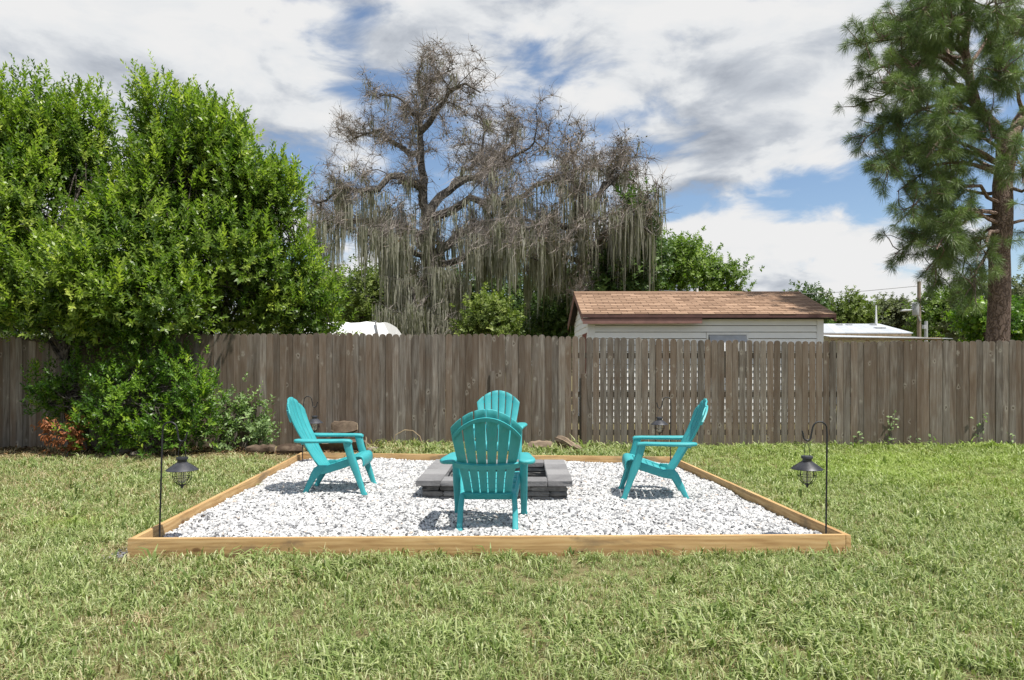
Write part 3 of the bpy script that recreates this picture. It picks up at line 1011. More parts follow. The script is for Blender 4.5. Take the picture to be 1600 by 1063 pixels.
# loose boards leaning on the fence
for (u, vt, vb, wd, lab) in ((770, 580, 697, 0.085, 'short grey board standing against the fence behind the chairs'),
                            (912, 584, 700, 0.085, 'narrow brown board standing against the fence by the shed corner')):
    zt = P(u, vt, FY - 0.04)[2]
    o = MB().box((-wd / 2, 0, -0.05), (wd / 2, 0.022, zt)).build('loose_board', M['fence'], None, bevel=0.002, seg=1)
    o.location = ((u - U0) / F * FY, FY - 0.05, 0)
    o.rotation_euler = (R(-0.7), 0, 0)
    tag(o, lab, 'board')


# ------------------------------------------------------------------ vegetation tools
def leaves(base, d, nrm_, L, W):
    """leaf quads: base points, directions, normals, lengths, widths"""
    s = nrm(np.cross(d, nrm_))
    nn = np.cross(s, d)
    mid = base + d * (L * 0.5)[:, None]
    tip = base + d * L[:, None] - nn * (L * 0.12)[:, None]
    l = mid + s * (W * 0.5)[:, None] + nn * (W * 0.16)[:, None]
    r = mid - s * (W * 0.5)[:, None] + nn * (W * 0.16)[:, None]
    return np.stack([base, l, tip, r], 1)


def sprays(tips, axes, m, L, W, length, spread=0.9, droop=0.0, g=rng):
    """m leaves spiralling along a short twig that ends near each tip. Returns quads, spray index"""
    n = len(tips)
    k = np.tile(np.arange(m), n)
    idx = np.repeat(np.arange(n), m)
    a = axes[idx]
    ref = np.where(np.abs(a[:, 2:3]) < 0.9, np.array([[0, 0, 1.0]]), np.array([[1.0, 0, 0]]))
    e1 = nrm(np.cross(a, ref))
    e2 = np.cross(a, e1)
    ph = k * 2.39996 + np.repeat(g.uniform(0, 6.28, n), m)
    rad = e1 * np.cos(ph)[:, None] + e2 * np.sin(ph)[:, None]
    tt = (k + g.uniform(0, 0.8, n * m)) / m
    lenk = np.repeat(length if np.ndim(length) else np.full(n, length), m)
    base = tips[idx] + a * ((tt - 0.75) * lenk)[:, None]
    sp_ = spread * (1.15 - 0.6 * tt)
    d = nrm(a + rad * sp_[:, None] * 1.2 + g.normal(0, 0.18, (n * m, 3)) - np.array([0, 0, 1.0]) * droop)
    nv = nrm(a * 1.0 - rad * 0.45 + g.normal(0, 0.25, (n * m, 3)) + np.array([0, 0, 0.35]))
    Ls = L * g.uniform(0.65, 1.2, n * m) * (1.05 - 0.35 * tt)
    return leaves(base, d, nv, Ls, Ls * W), idx, tt


def crown_tips(blobs, dens, clump=0.32, per=9, g=rng, inner=0.55):
    """blobs: (center, radii). clumps spread through the outer volume of every blob, tips gathered in clumps"""
    T, A, Cc = [], [], []
    for c, r in blobs:
        c, r = np.asarray(c, float), np.asarray(r, float)
        vol = r[0] * r[1] * r[2]
        n = max(6, int(dens * (r[0] * r[1] + r[1] * r[2] + r[0] * r[2]) / 3.0))
        d = nrm(g.normal(0, 1, (n, 3)))
        rho = inner + (1 - inner) * g.uniform(0, 1, n) ** 0.6
        cc = c + d * r * rho[:, None]
        dd = nrm(d / r)
        off = g.normal(0, 1, (n, per, 3)) * np.array(clump) * 0.5
        tp = (cc[:, None, :] + off).reshape(-1, 3)
        ax = nrm(np.repeat(dd, per, 0) * 0.55 + nrm(off.reshape(-1, 3)) * 0.45 + np.array([0, 0, 0.55]) + g.normal(0, 0.22, (n * per, 3)))
        T.append(tp)
        A.append(ax)
        Cc.append(cc)
    return np.vstack(T), np.vstack(A), np.vstack(Cc)


def bent(a, b, k=4, amp=0.12, g=rng):
    a, b = np.asarray(a, float), np.asarray(b, float)
    L = np.linalg.norm(b - a)
    tt = np.linspace(0, 1, k + 1)
    p = a + (b - a) * tt[:, None]
    j = g.normal(0, amp * L * 0.35, (k + 1, 3))
    j[0] = 0
    j[-1] = 0
    return p + j


def ribbons(polys, widths):
    """camera-independent thin crossed strips for twigs and strands: list of (k,3) polylines -> quads"""
    Q = []
    for p, w_ in zip(polys, widths):
        d = p[-1] - p[0]
        s = np.cross(d, np.array((0.3, 1.0, 0.2)))
        s = s / (np.linalg.norm(s) + 1e-9)
        n = len(p)
        ww = w_ * np.linspace(1, 0.25, n)
        for i in range(n - 1):
            Q.append((p[i] - s * ww[i], p[i] + s * ww[i], p[i + 1] + s * ww[i + 1], p[i + 1] - s * ww[i + 1]))
    return np.array(Q)


def broadleaf(name, label, cat, blobs, mat_, base, dens, L, W, m, length, trunk_r=0.09, clump=0.32, per=9, group=None,
              shoots=0, stems=1, twigs=0.5, bark='bark', spread=0.9, seed=0, droop=0.0, inner=0.55):
    g = np.random.default_rng(seed)
    base = np.asarray(base, float)
    root = tag(empty(name, base), label, cat, group)
    T, A, Cc = crown_tips(blobs, dens, clump, per, g, inner)
    keep = T[:, 2] > 0.04
    T, A = T[keep], A[keep]
    Lk = np.full(len(T), length)
    ST = []
    if shoots:
        top = []
        for c, r in blobs:
            q = nrm(g.normal(0, 1, (max(2, int(shoots / len(blobs))), 3)) * (1, 1, 0.6) + np.array([0, 0, 0.9]))
            top.append(np.asarray(c) + q * np.asarray(r) * g.uniform(0.92, 1.12, (len(q), 1)))
        top = np.vstack(top)
        ax = nrm(np.array([0, 0, 1.0]) + g.normal(0, 0.33, (len(top), 3)))
        ln = g.uniform(1.2, 3.4, len(top)) * length
        ST, SA, SL = top + ax * (ln * 0.45)[:, None], ax, ln
    ns_ = len(ST)
    Q, idx, tt = sprays(T, A, m, L, W, Lk, spread, droop, g)
    clump_t = np.repeat(g.beta(1.6, 1.8, len(Cc)), per)[keep]
    sp_t = 0.55 * clump_t + 0.45 * g.beta(2.0, 2.2, len(T))
    tint = np.clip((sp_t[idx] - 0.5) * 1.15 + 0.46 + g.uniform(-0.14, 0.14, len(Q)), 0, 1)
    if ns_:
        Q2, i2, _ = sprays(ST, SA, m * 2, L, W, SL, spread * 0.9, droop, g)
        Q = np.vstack([Q, Q2])
        tint = np.concatenate([tint, np.clip(g.beta(2.6, 1.8, ns_)[i2] + g.uniform(-0.12, 0.12, len(Q2)), 0, 1)])
    o = link('crown', quads_mesh('crown', Q - base, tint), M[mat_], root)
    # wood
    tb = MB()
    cs = [np.asarray(c, float) for c, r in blobs]
    for s_ in range(stems):
        jitter = g.normal(0, 0.12, 2) if stems > 1 else (0, 0)
        b0 = np.array([jitter[0], jitter[1], -0.1])
        mine = cs[s_::stems]
        low = min(c[2] for c in mine)
        fork = np.array([np.mean([c[0] for c in mine]) - base[0], np.mean([c[1] for c in mine]) - base[1], 0]) * 0.25 + b0 + np.array([0, 0, 0.25 + (low - base[2]) * 0.5])
        p = bent(b0, fork, 4, 0.08, g)
        tb.tube(p, list(np.linspace(trunk_r * 1.25, trunk_r * 0.8, len(p))), 8)
        for c in mine:
            p = bent(fork, c - base, 5, 0.10, g)
            tb.tube(p, list(np.linspace(trunk_r * 0.62, trunk_r * 0.2, len(p))), 6)
            near = Cc[np.linalg.norm(Cc - c, axis=1) < 3.0]
            kk = max(3, int(len(near) * 0.12 * twigs))
            for q in near[g.integers(0, len(near), min(kk, 26))]:
                if q[2] < 0.1:
                    continue
                p = bent(c - base, q - base, 3, 0.10, g)
                tb.tube(p, list(np.linspace(trunk_r * 0.2, trunk_r * 0.06, len(p))), 4)
    tb.build('trunk', M[bark], root, smooth=True)
    return root


def blob(u, v, d, ru, rv, rd):
    """ellipsoid from a pixel centre, pixel radii, distance and depth radius"""
    return (P(u, v, d), np.array((ru / F * d, rd, rv / F * d)))


# big laurel tree rising behind the fence
broadleaf('laurel_tree', 'tall bushy green laurel tree towering over the fence beside the moss draped oak', 'tree', [
    blob(258, 190, 12.3, 44, 56, 0.8), blob(318, 215, 12.2, 42, 56, 0.8), blob(368, 245, 12.3, 26, 52, 0.6), blob(275, 275, 12.2, 70, 66, 1.0), blob(240, 325, 12.0, 85, 60, 1.0),
    blob(375, 310, 12.4, 62, 66, 0.9), blob(440, 305, 12.6, 30, 42, 0.55), blob(330, 390, 12.1, 110, 80, 1.1), blob(425, 420, 12.7, 70, 70, 0.8),
    blob(480, 480, 12.9, 48, 55, 0.7), blob(390, 480, 12.6, 80, 55, 0.7), blob(215, 400, 11.7, 110, 85, 1.2)],
    'laurel', (-5.9, 12.35, 0), 84, 0.108, 0.42, 12, 0.21, 0.07, 0.33, 13, shoots=460, seed=41, stems=2, twigs=0.35, inner=0.42, bark='darkbark')
broadleaf('laurel_tree', 'large green laurel tree whose lower boughs hang over the fence pickets', 'tree', [
    blob(25, 215, 12.4, 52, 95, 0.9), blob(80, 235, 12.4, 46, 95, 0.8), blob(140, 225, 12.5, 20, 85, 0.6), blob(60, 330, 12.1, 110, 85, 1.2),
    blob(-70, 300, 12.5, 90, 130, 1.2), blob(40, 430, 11.5, 100, 75, 1.0), blob(140, 445, 11.1, 90, 65, 0.9), blob(-80, 450, 12.0, 90, 90, 1.2),
    blob(235, 468, 11.0, 95, 52, 0.8), blob(120, 495, 11.1, 120, 32, 0.6)],
    'laurel', (-6.7, 10.95, 0), 84, 0.108, 0.42, 12, 0.21, 0.07, 0.33, 13, shoots=460, seed=42, stems=2, twigs=0.35, inner=0.42, bark='darkbark')
# shrubs in front of the fence
broadleaf('laurel_shrub', 'dense dark green glossy shrub growing against the fence under the laurel', 'shrub', [
    blob(125, 610, 10.95, 55, 48, 0.45), blob(72, 600, 11.0, 26, 24, 0.3), blob(75, 632, 11.0, 22, 14, 0.25), blob(195, 625, 10.7, 75, 62, 0.55), blob(280, 605, 10.8, 52, 62, 0.5), blob(235, 560, 11.0, 62, 42, 0.4),
    blob(305, 640, 10.6, 42, 50, 0.45), blob(255, 668, 10.4, 45, 32, 0.4), blob(165, 675, 10.6, 60, 28, 0.4)],
    'shrub', (-5.5, 10.8, 0), 105, 0.085, 0.40, 10, 0.15, 0.035, 0.24, 8, shoots=70, seed=43, stems=3)
broadleaf('leafy_shrub', 'pale green loose leaved shrub spreading along the fence beside the glossy shrub', 'shrub', [
    blob(360, 645, 11.2, 34, 36, 0.4), blob(390, 660, 11.2, 36, 30, 0.35), blob(342, 680, 11.0, 42, 22, 0.35), blob(402, 674, 11.2, 24, 18, 0.25)],
    'pale', (-4.4, 11.15, 0), 95, 0.085, 0.55, 8, 0.16, 0.016, 0.24, 6, shoots=16, seed=44, stems=3, spread=1.1)
broadleaf('dead_shrub', 'small dead shrub with hanging orange brown leaves beside the dark shrub', 'shrub', [
    blob(100, 676, 10.45, 24, 17, 0.2), blob(78, 668, 10.5, 8, 10, 0.12), blob(118, 668, 10.45, 10, 13, 0.14), blob(105, 690, 10.4, 20, 9, 0.16)],
    'deadleaf', (-6.6, 10.45, 0), 85, 0.075, 0.42, 7, 0.10, 0.010, 0.14, 5, seed=45, stems=2, droop=1.5)

# climbing weeds on the fence
for (u0, v0, u1, v1, nn, lab) in (
        (1392, 698, 1394, 648, 26, 'tall slender green weed climbing the fence'),
        (1338, 700, 1342, 678, 16, 'low leafy weed in front of the fence below the metal roof'),
        (1432, 700, 1428, 682, 9, 'tiny sprig of weed at the foot of the fence'),
        (1455, 700, 1456, 678, 10, 'thin pale weed sprig rooted at the foot of the fence'),
        (1524, 702, 1538, 645, 17, 'thin vine with small pale leaves up the fence below the pine'),
        (1574, 702, 1578, 676, 10, 'sparse pale vine sprig at the fence beyond the pine trunk')):
    a, b = P(u0, v0, FY - 0.035), P(u1, v1, FY - 0.03)
    a[2] = -0.01
    g = np.random.default_rng(int(u0))
    rt = tag(empty('climbing_weed', (a[0], a[1], 0)), lab, 'weed', 'weeds growing up the fence')
    p = bent(a, b, 6, 0.10, g)
    p[:, 1] = np.minimum(p[:, 1], FY - 0.012)
    MB().tube(p - np.array((a[0], a[1], 0)), list(np.linspace(0.004, 0.002, len(p))), 4).build('stem', M['bark'], rt)
    k = g.uniform(0.25, 1, nn) if v0 - v1 > 40 else g.uniform(0.1, 1, nn)
    bp = np.array([p[0] + (p[-1] - p[0]) * q for q in k]) + g.normal(0, 1, (nn, 3)) * (0.055, 0.008, 0.02)
    bp[:, 1] = np.minimum(bp[:, 1], FY - 0.03)
    d = nrm(g.normal(0, 1, (nn, 3)) * (1, 0.3, 0.6) + np.array((0, -0.5, 0.2)))
    Ls = g.uniform(0.04, 0.075, nn)
    Q = leaves(bp, d, nrm(g.normal(0, 0.4, (nn, 3)) + np.array((0, -0.6, 0.8))), Ls, Ls * 0.6)
    Q = Q - np.array((a[0], a[1], 0))
    link('leaf_cluster', quads_mesh('leaf_cluster', Q, g.uniform(0.3, 1, nn)), M['pale'], rt)

# ------------------------------------------------------------------ moss draped oaks
SEGS = []


def oak(name, label, D, base, limbs, seed, moss_n, twig_n, leaf_n, r0):
    g = np.random.default_rng(seed)
    root = tag(empty(name, base), label, 'tree', 'moss draped oaks behind the fence')
    wood = MB()
    anchors = []          # (point, direction, radius)
    twig_polys, twig_w = [], []

    def grow(p, r_a, r_b, lvl):
        wood.tube(p - base, list(np.linspace(r_a, r_b, len(p))), 7 if lvl < 1 else (5 if lvl < 2 else 4), cap=lvl < 1)
        L = np.linalg.norm(np.diff(p, axis=0), axis=1).sum()
        k = max(2, int(L / 0.35))
        q = np.linspace(0.12 if lvl else 0.45, 1, k)
        cum = np.concatenate([[0], np.cumsum(np.linalg.norm(np.diff(p, axis=0), axis=1))])
        cum /= cum[-1]
        for s_ in q:
            pt = np.array([np.interp(s_, cum, p[:, i]) for i in range(3)])
            anchors.append((pt, lvl, s_))
        return L

    def child(p, cum, lvl, r):
        s_ = g.uniform(0.25, 1.0)
        i = min(len(p) - 2, int(s_ * (len(p) - 1)))
        a = p[i] + (p[i + 1] - p[i]) * g.uniform()
        d0 = nrm(p[i + 1] - p[i])
        d = nrm(d0 * 0.6 + nrm(g.normal(0, 1, 3) * (1, 1, 0.8)) * 1.0 + np.array((0, 0, 0.22)))
        L = g.uniform(0.7, 1.7) * (1.0 if lvl == 1 else 0.6)
        k = 5
        pts = [a]
        for _ in range(k):
            d = nrm(d + g.normal(0, 0.38, 3) + np.array((0, 0, 0.05)))
            pts.append(pts[-1] + d * L / k)
        return np.array(pts), r * g.uniform(0.3, 0.5)

    for pix, ra, rb in limbs:
        pts = np.array([P(u, v, D + dy) for u, v, dy in pix])
        # refine and roughen
        fine = [pts[0]]
        for a, b in zip(pts[:-1], pts[1:]):
            L = np.linalg.norm(b - a)
            kk = max(1, int(L / 0.35))
            for j in range(1, kk + 1):
                fine.append(a + (b - a) * j / kk + g.normal(0, 0.085, 3) * (1 if j < kk else 0.5))
        p = np.array(fine)
        Lp = grow(p, ra, rb, 0)
        for _ in range(int(Lp * 2.6)):
            c1, rc = child(p, None, 1, max(rb, 0.06))
            grow(c1, rc, 0.008, 1)
            for _ in range(3):
                c2, r2 = child(c1, None, 2, 0.03)
                grow(c2, r2, 0.005, 2)
    wood.build('trunk', M['bark'], root, smooth=True)
    # fine bare twigs
    far = [a for a in anchors if a[1] >= 1]
    for _ in range(twig_n):
        a = far[g.integers(len(far))][0]
        d = nrm(g.normal(0, 1, 3) + np.array((0, 0, 0.25)))
        L = g.uniform(0.25, 0.8)
        pts = [a]
        for _ in range(3):
            d = nrm(d + g.normal(0, 0.45, 3))
            pts.append(pts[-1] + d * L / 3)
        twig_polys.append(np.array(pts))
        twig_w.append(g.uniform(0.005, 0.010))
    tq = ribbons(twig_polys, twig_w)
    link('twigs', quads_mesh('twigs', tq - base), M['twig'], root)['kind'] = 'stuff'
    # withered leaves
    sel = g.integers(0, len(far), leaf_n)
    bp = np.array([far[i][0] for i in sel]) + g.normal(0, 0.16, (leaf_n, 3))
    d = nrm(g.normal(0, 1, (leaf_n, 3)))
    Ls = g.uniform(0.05, 0.11, leaf_n)
    Q = leaves(bp, d, nrm(g.normal(0, 1, (leaf_n, 3)) + np.array((0, 0, 1))), Ls, Ls * 0.6)
    link('crown', quads_mesh('crown', Q - base, g.uniform(0, 1, leaf_n)), M['oakleaf'], root)['kind'] = 'stuff'
    # moss beards: clumps of hanging strands
    Q, T = [], []
    low = [a for a in anchors if a[0][2] < base[2] + 11.0 * D / 26]
    for c in range(moss_n):
        a, lvl, s_ = anchors[g.integers(len(anchors))]
        hh = (a[2] - 2) / 9.0
        if g.uniform() < np.clip((hh - 0.38) * 2.6, 0.0, 0.95):
            continue
        Lc = g.uniform(0.25, 1.0) * (1.9 if hh < 0.62 else 0.9) * (1.0 + 0.5 * (g.uniform() < 0.12))
        tint = g.uniform(0.15, 0.9)
        for s_i in range(g.integers(5, 11)):
            L = Lc * g.uniform(0.45, 1.1)
            k = 5
            x0 = a + g.normal(0, 1, 3) * (0.10, 0.10, 0.03)
            th = g.uniform(0, math.pi)
            sv = np.array((math.cos(th), math.sin(th), 0))
            pz = np.linspace(0, 1, k + 1)
            sway = g.normal(0, 0.028, (k + 1, 2)).cumsum(0) * 0.6
            pts = np.column_stack([x0[0] + sway[:, 0], x0[1] + sway[:, 1], x0[2] - pz * L])
            ww = g.uniform(0.010, 0.024) * np.array([0.6, 1.0, 1.15, 0.9, 0.6, 0.12])
            for i in range(k):
                Q.append((pts[i] - sv * ww[i], pts[i] + sv * ww[i], pts[i + 1] + sv * ww[i + 1], pts[i + 1] - sv * ww[i + 1]))
                T.append(np.clip(tint + g.normal(0, 0.12), 0, 1))
    Q = np.array(Q)
    ok = Q[:, :, 2].min(1) > 0.1
    link('hanging_moss', quads_mesh('hanging_moss', Q[ok] - base, np.array(T)[ok]), M['moss'], root)['kind'] = 'stuff'
    return root


D1 = 26.0
b1 = P(690, 560, D1)
b1[2] = 0
oak('oak_tree', 'tall nearly bare oak hung with long grey moss beside the laurel tree', D1, b1, [
    ([(690, 605, 0), (688, 530, 0), (684, 470, 0), (674, 400, 0), (667, 330, 0), (657, 265, 0), (657, 200, 0.1), (662, 150, 0.3), (652, 108, 0.4)], 0.36, 0.05),
    ([(658, 205, 0), (682, 172, -0.5), (702, 142, -0.8), (728, 132, -1.0), (748, 145, -1.2)], 0.13, 0.03),
    ([(657, 200, 0), (637, 165, 0.4), (615, 150, 0.6), (590, 150, 0.7)], 0.09, 0.02),
    ([(662, 150, 0.3), (690, 118, 0.6), (712, 112, 0.8)], 0.07, 0.02),
    ([(657, 255, 0), (622, 222, 0.7), (585, 205, 1.2), (548, 220, 1.4)], 0.14, 0.03),
    ([(664, 300, 0), (625, 275, -0.6), (588, 295, -1.2), (540, 296, -1.6), (495, 315, -1.8)], 0.17, 0.03),
    ([(672, 390, 0), (620, 350, 0.8), (565, 345, 1.4), (510, 345, 1.8), (480, 352, 2.0)], 0.18, 0.03),
    ([(676, 410, 0), (640, 385, -1.2), (600, 370, -2.0), (560, 372, -2.4)], 0.14, 0.03),
    ([(668, 335, 0), (702, 300, 0.6), (752, 268, 1.0), (790, 235, 1.3), (812, 195, 1.5)], 0.19, 0.03),
    ([(752, 268, 1.0), (800, 248, 0.6), (840, 225, 0.3), (862, 240, 0.2)], 0.10, 0.02),
    ([(702, 300, 0.6), (745, 245, 1.4), (760, 200, 1.8), (750, 180, 2.0)], 0.10, 0.02),
    ([(670, 345, 0), (735, 312, -1.0), (800, 316, -1.6), (850, 288, -2.0), (882, 285, -2.2)], 0.18, 0.03),
    ([(676, 400, 0), (740, 355, 1.0), (800, 340, 1.6), (860, 350, 2.0)], 0.18, 0.03),
    ([(678, 420, 0), (735, 400, -1.4), (790, 392, -2.2), (840, 405, -2.6)], 0.16, 0.03)], 5, 1900, 22000, 5000, 0.36)
D2 = 24.5
b2 = P(935, 560, D2)
b2[2] = 0
oak('oak_tree', 'smaller leaning oak thick with grey moss just behind the brown roofed shed', D2, b2, [
    ([(935, 610, 0), (930, 500, 0), (918, 410, 0), (908, 340, 0), (898, 280, 0), (893, 245, 0.1)], 0.27, 0.04),
    ([(910, 345, 0), (938, 300, 0.5), (958, 265, 0.8), (978, 245, 1.0)], 0.14, 0.03),
    ([(940, 298, 0.5), (970, 278, 0.9), (1000, 288, 1.2)], 0.09, 0.02),
    ([(914, 375, 0), (868, 350, -0.8), (825, 355, -1.2), (790, 375, -1.5)], 0.13, 0.03),
    ([(918, 390, 0), (965, 355, -0.7), (1005, 350, -1.2), (1018, 362, -1.4)], 0.13, 0.03),
    ([(920, 420, 0), (880, 400, 1.0), (835, 405, 1.6)], 0.12, 0.03),
    ([(922, 410, 0), (950, 390, 1.0), (985, 385, 1.4)], 0.10, 0.03)], 6, 800, 9000, 3500, 0.27)
D3 = 23.0
b3 = P(660, 560, D3)
b3[2] = 0
oak('oak_tree', 'low dead oak snag smothered in drooping grey moss in front of the tall oak', D3, b3, [
    ([(668, 620, 0), (664, 540, 0), (655, 480, 0), (645, 450, 0)], 0.16, 0.05),
    ([(655, 478, 0), (680, 455, 0.5), (700, 462, 0.8)], 0.08, 0.02),
    ([(650, 465, 0), (625, 455, 0.5), (610, 470, 0.8)], 0.07, 0.02)], 7, 330, 500, 200, 0.16)

# ------------------------------------------------------------------ long-needled pine
D = 17.0
bp_ = P(1560, 560, D)
bp_[2] = 0
pine = tag(empty('pine_tree', bp_), 'tall pine with scaly reddish trunk and drooping needle tufts behind the fence', 'tree')
g = np.random.default_rng(9)
wood = MB()
ptips = []
plimbs = [
    ([(1556, 620, 0), (1559, 530, 0), (1562, 430, 0), (1567, 320, 0), (1571, 225, 0)], 0.262, 0.20),
    ([(1571, 225, 0), (1552, 195, -0.1), (1528, 172, -0.2), (1516, 130, -0.3), (1508, 80, -0.3), (1512, 30, -0.2), (1520, -40, 0)], 0.15, 0.05),
    ([(1571, 225, 0), (1592, 190, 0.2), (1622, 150, 0.4), (1640, 80, 0.5), (1645, 0, 0.4)], 0.17, 0.06)]
for pix, ra, rb in plimbs:
    pts = np.array([P(u, v, D + dy) for u, v, dy in pix])
    fine = [pts[0]]
    for a, b in zip(pts[:-1], pts[1:]):
        for j in range(1, 4):
            fine.append(a + (b - a) * j / 3 + (g.normal(0, 0.02, 3) if j < 3 else 0))
    wood.tube(np.array(fine) - bp_, list(np.linspace(ra, rb, len(fine))), 14 if ra > 0.2 else 9)
# branches: start pixel, end pixel, depth offset at end, radius
pbr = [((1566, 335), (1450, 420), -0.9, .05), ((1564, 345), (1430, 370), 0.4, .05), ((1563, 360), (1520, 450), -1.2, .05), ((1566, 300), (1470, 330), 0.9, .05),
       ((1568, 275), (1400, 300), -0.6, .06), ((1568, 272), (1490, 262), 1.2, .05), ((1570, 262), (1360, 250), 0.4, .06), ((1571, 240), (1440, 250), -1.5, .05),
       ((1548, 190), (1350, 215), -0.5, .06), ((1540, 182), (1335, 165), 0.6, .06), ((1528, 172), (1420, 150), -1.4, .06), ((1520, 150), (1370, 110), 0.2, .06),
       ((1516, 130), (1410, 80), 1.0, .05), ((1512, 110), (1345, 70), -0.4, .05), ((1510, 90), (1400, 30), 0.4, .05), ((1508, 80), (1440, 15), -1.2, .05),
       ((1510, 60), (1460, -30), 0.6, .05), ((1515, 40), (1560, 15), -1.3, .05), ((1514, 110), (1570, 70), 1.1, .05), ((1520, 140), (1570, 110), -1.4, .05),
       ((1600, 180), (1560, 130), -1.2, .05), ((1620, 150), (1690, 150), 0.5, .05), ((1600, 185), (1680, 220), -0.8, .05), ((1571, 250), (1660, 260), 0.7, .05),
       ((1568, 300), (1650, 330), -0.8, .05), ((1565, 345), (1640, 395), 0.6, .05), ((1572, 245), (1600, 280), -1.5, .04), ((1640, 90), (1590, 30), -0.9, .05),
       ((1643, 50), (1700, 60), 0.3, .05), ((1540, 182), (1470, 200), -1.6, .05), ((1562, 350), (1465, 385), -1.4, .05), ((1566, 320), (1420, 330), -1.3, .05),
       ((1530, 172), (1545, 215), -1.0, .04), ((1508, 85), (1370, 55), 1.0, .05), ((1569, 262), (1375, 270), -1.2, .05), ((1562, 365), (1440, 440), 0.2, .045),
       ((1510, 70), (1475, 45), -1.5, .05), ((1512, 60), (1430, 60), -0.9, .05), ((1514, 35), (1500, -20), -1.2, .05), ((1516, 20), (1420, -10), 0.2, .05), ((1520, 120), (1390, 130), -0.9, .05),
       ((1518, 0), (1590, -20), -0.8, .05), ((1640, 60), (1580, 60), 0.6, .05), ((1510, 100), (1450, 95), 1.4, .05), ((1545, 190), (1390, 195), 1.0, .05), ((1566, 330), (1400, 395), -0.2, .05), ((1564, 350), (1500, 420), 0.6, .045)]
for (a, b, dz, r_) in pbr:
    A_, B_ = P(a[0], a[1], D), P(b[0], b[1], D + dz * 1.25)
    k = 6
    tt = np.linspace(0, 1, k + 1)
    p = A_ + (B_ - A_) * tt[:, None] + np.array((0, 0, 1)) * (np.sin(tt * math.pi) * 0.16 * np.linalg.norm(B_ - A_))[:, None] + g.normal(0, 0.05, (k + 1, 3)) * (tt > 0)[:, None]
    wood.tube(p - bp_, list(np.linspace(r_, 0.014, k + 1)), 6)
    Lb = np.linalg.norm(B_ - A_)
    for _ in range(int(9 + Lb * 8)):
        s_ = g.uniform(0.35, 1.0) ** 0.8
        i = min(k - 1, int(s_ * k))
        q = p[i] + (p[i + 1] - p[i]) * (s_ * k - i)
        d = nrm(nrm(p[i + 1] - p[i]) * 0.6 + nrm(g.normal(0, 1, 3)) * 0.9 + np.array((0, 0, -0.10)))
        L = g.uniform(0.25, 0.75)
        c = [q]
        for _ in range(3):
            d = nrm(d + g.normal(0, 0.3, 3) + np.array((0, 0, 0.14)))
            c.append(c[-1] + d * L / 3)
        c = np.array(c)
        wood.tube(c - bp_, [0.014, 0.011, 0.009, 0.007], 4, cap=False)
        ptips.append((c[-1], d))
        if g.uniform() < 0.55:
            ptips.append((c[2] + g.normal(0, 0.05, 3), nrm(d + g.normal(0, 0.5, 3))))
wood.build('trunk', M['pinebark'], pine, smooth=True)
Q, T = [], []
tp = np.array([x[0] for x in ptips])
td = np.array([x[1] for x in ptips])
nt, mm = len(tp), 120
idx = np.repeat(np.arange(nt), mm)
d = nrm(td[idx] * 0.75 + nrm(g.normal(0, 1, (nt * mm, 3))) * 0.95)
L = g.uniform(0.15, 0.27, nt * mm)
base_ = tp[idx] - td[idx] * g.uniform(0, 0.14, nt * mm)[:, None]
side = nrm(np.cross(d, g.normal(0, 1, (nt * mm, 3))))
wd = 0.0034
mid = base_ + d * (L * 0.55)[:, None] - np.array((0, 0, 1)) * (L * 0.05)[:, None]
tip = base_ + d * L[:, None] - np.array((0, 0, 1)) * (L * 0.26)[:, None]
Q = np.stack([base_ , mid + side * wd, tip, mid - side * wd], 1)
tn = np.clip(g.beta(2, 2, nt)[idx] * 0.7 + g.uniform(0, 0.3, nt * mm), 0, 1)
link('crown', quads_mesh('crown', Q - bp_, tn), M['needle'], pine)

# ------------------------------------------------------------------ trees beyond
BG = 'trees beyond the fence'


def far_tree(name, label, d, mat_, blobs, dens, L, seed, m=8, tr=0.16, cl=0.62, per=13, W=0.65, shoots=0):
    dens, L = dens * 1.7, L * 1.15
    bl = [blob(u, v, d + dd, ru, rv, rd) for u, v, dd, ru, rv, rd in blobs]
    c = np.mean([b[0] for b in bl], 0)
    return broadleaf(name, label, 'tree', bl, mat_, (c[0], c[1], 0), dens, L, W, m, L * 1.5, tr, cl, per, BG, seed=seed, shoots=shoots, twigs=0.3, inner=0.4, spread=1.2, bark='darkbark')


far_tree('olive_green_tree', 'olive green rounded tree behind the fence above the white tarp', 31, 'olive', [(570, 455, 0, 34, 45, 1.1), (605, 470, 0, 38, 50, 1.2), (555, 495, -1, 30, 35, 1.0), (620, 440, 0.5, 25, 30, .8), (530, 470, 1.5, 24, 40, .9)], 16, 0.16, 61)
far_tree('evergreen_tree', 'dark evergreen thicket tree filling the space behind the moss draped oaks', 34, 'deep', [(700, 480, 0, 60, 55, 1.6), (790, 470, 0, 60, 60, 1.6), (850, 490, 0, 50, 50, 1.5), (650, 495, .5, 45, 45, 1.3), (900, 470, .5, 45, 60, 1.4)], 15, 0.17, 62)
far_tree('broad_tree', 'tall mid green tree rising between the mossy oak and the shed ridge', 24.0, 'deep', [(992, 345, 0, 22, 38, .6), (985, 395, .8, 36, 40, .9), (1008, 415, .6, 32, 42, .9), (955, 445, .6, 45, 36, 1.0), (1012, 375, .3, 16, 24, .5), (985, 440, .3, 40, 36, .9)], 18, 0.15, 63, shoots=60)
far_tree('broad_tree', 'sunlit yellow green tree behind the shed roof beside the tall mid green tree', 29, 'bright', [(1035, 405, 0, 34, 32, 1.0), (1065, 415, 0, 32, 32, 1.0), (1030, 445, 0, 40, 30, 1.1), (1075, 385, .3, 20, 14, .6)], 19, 0.14, 64)
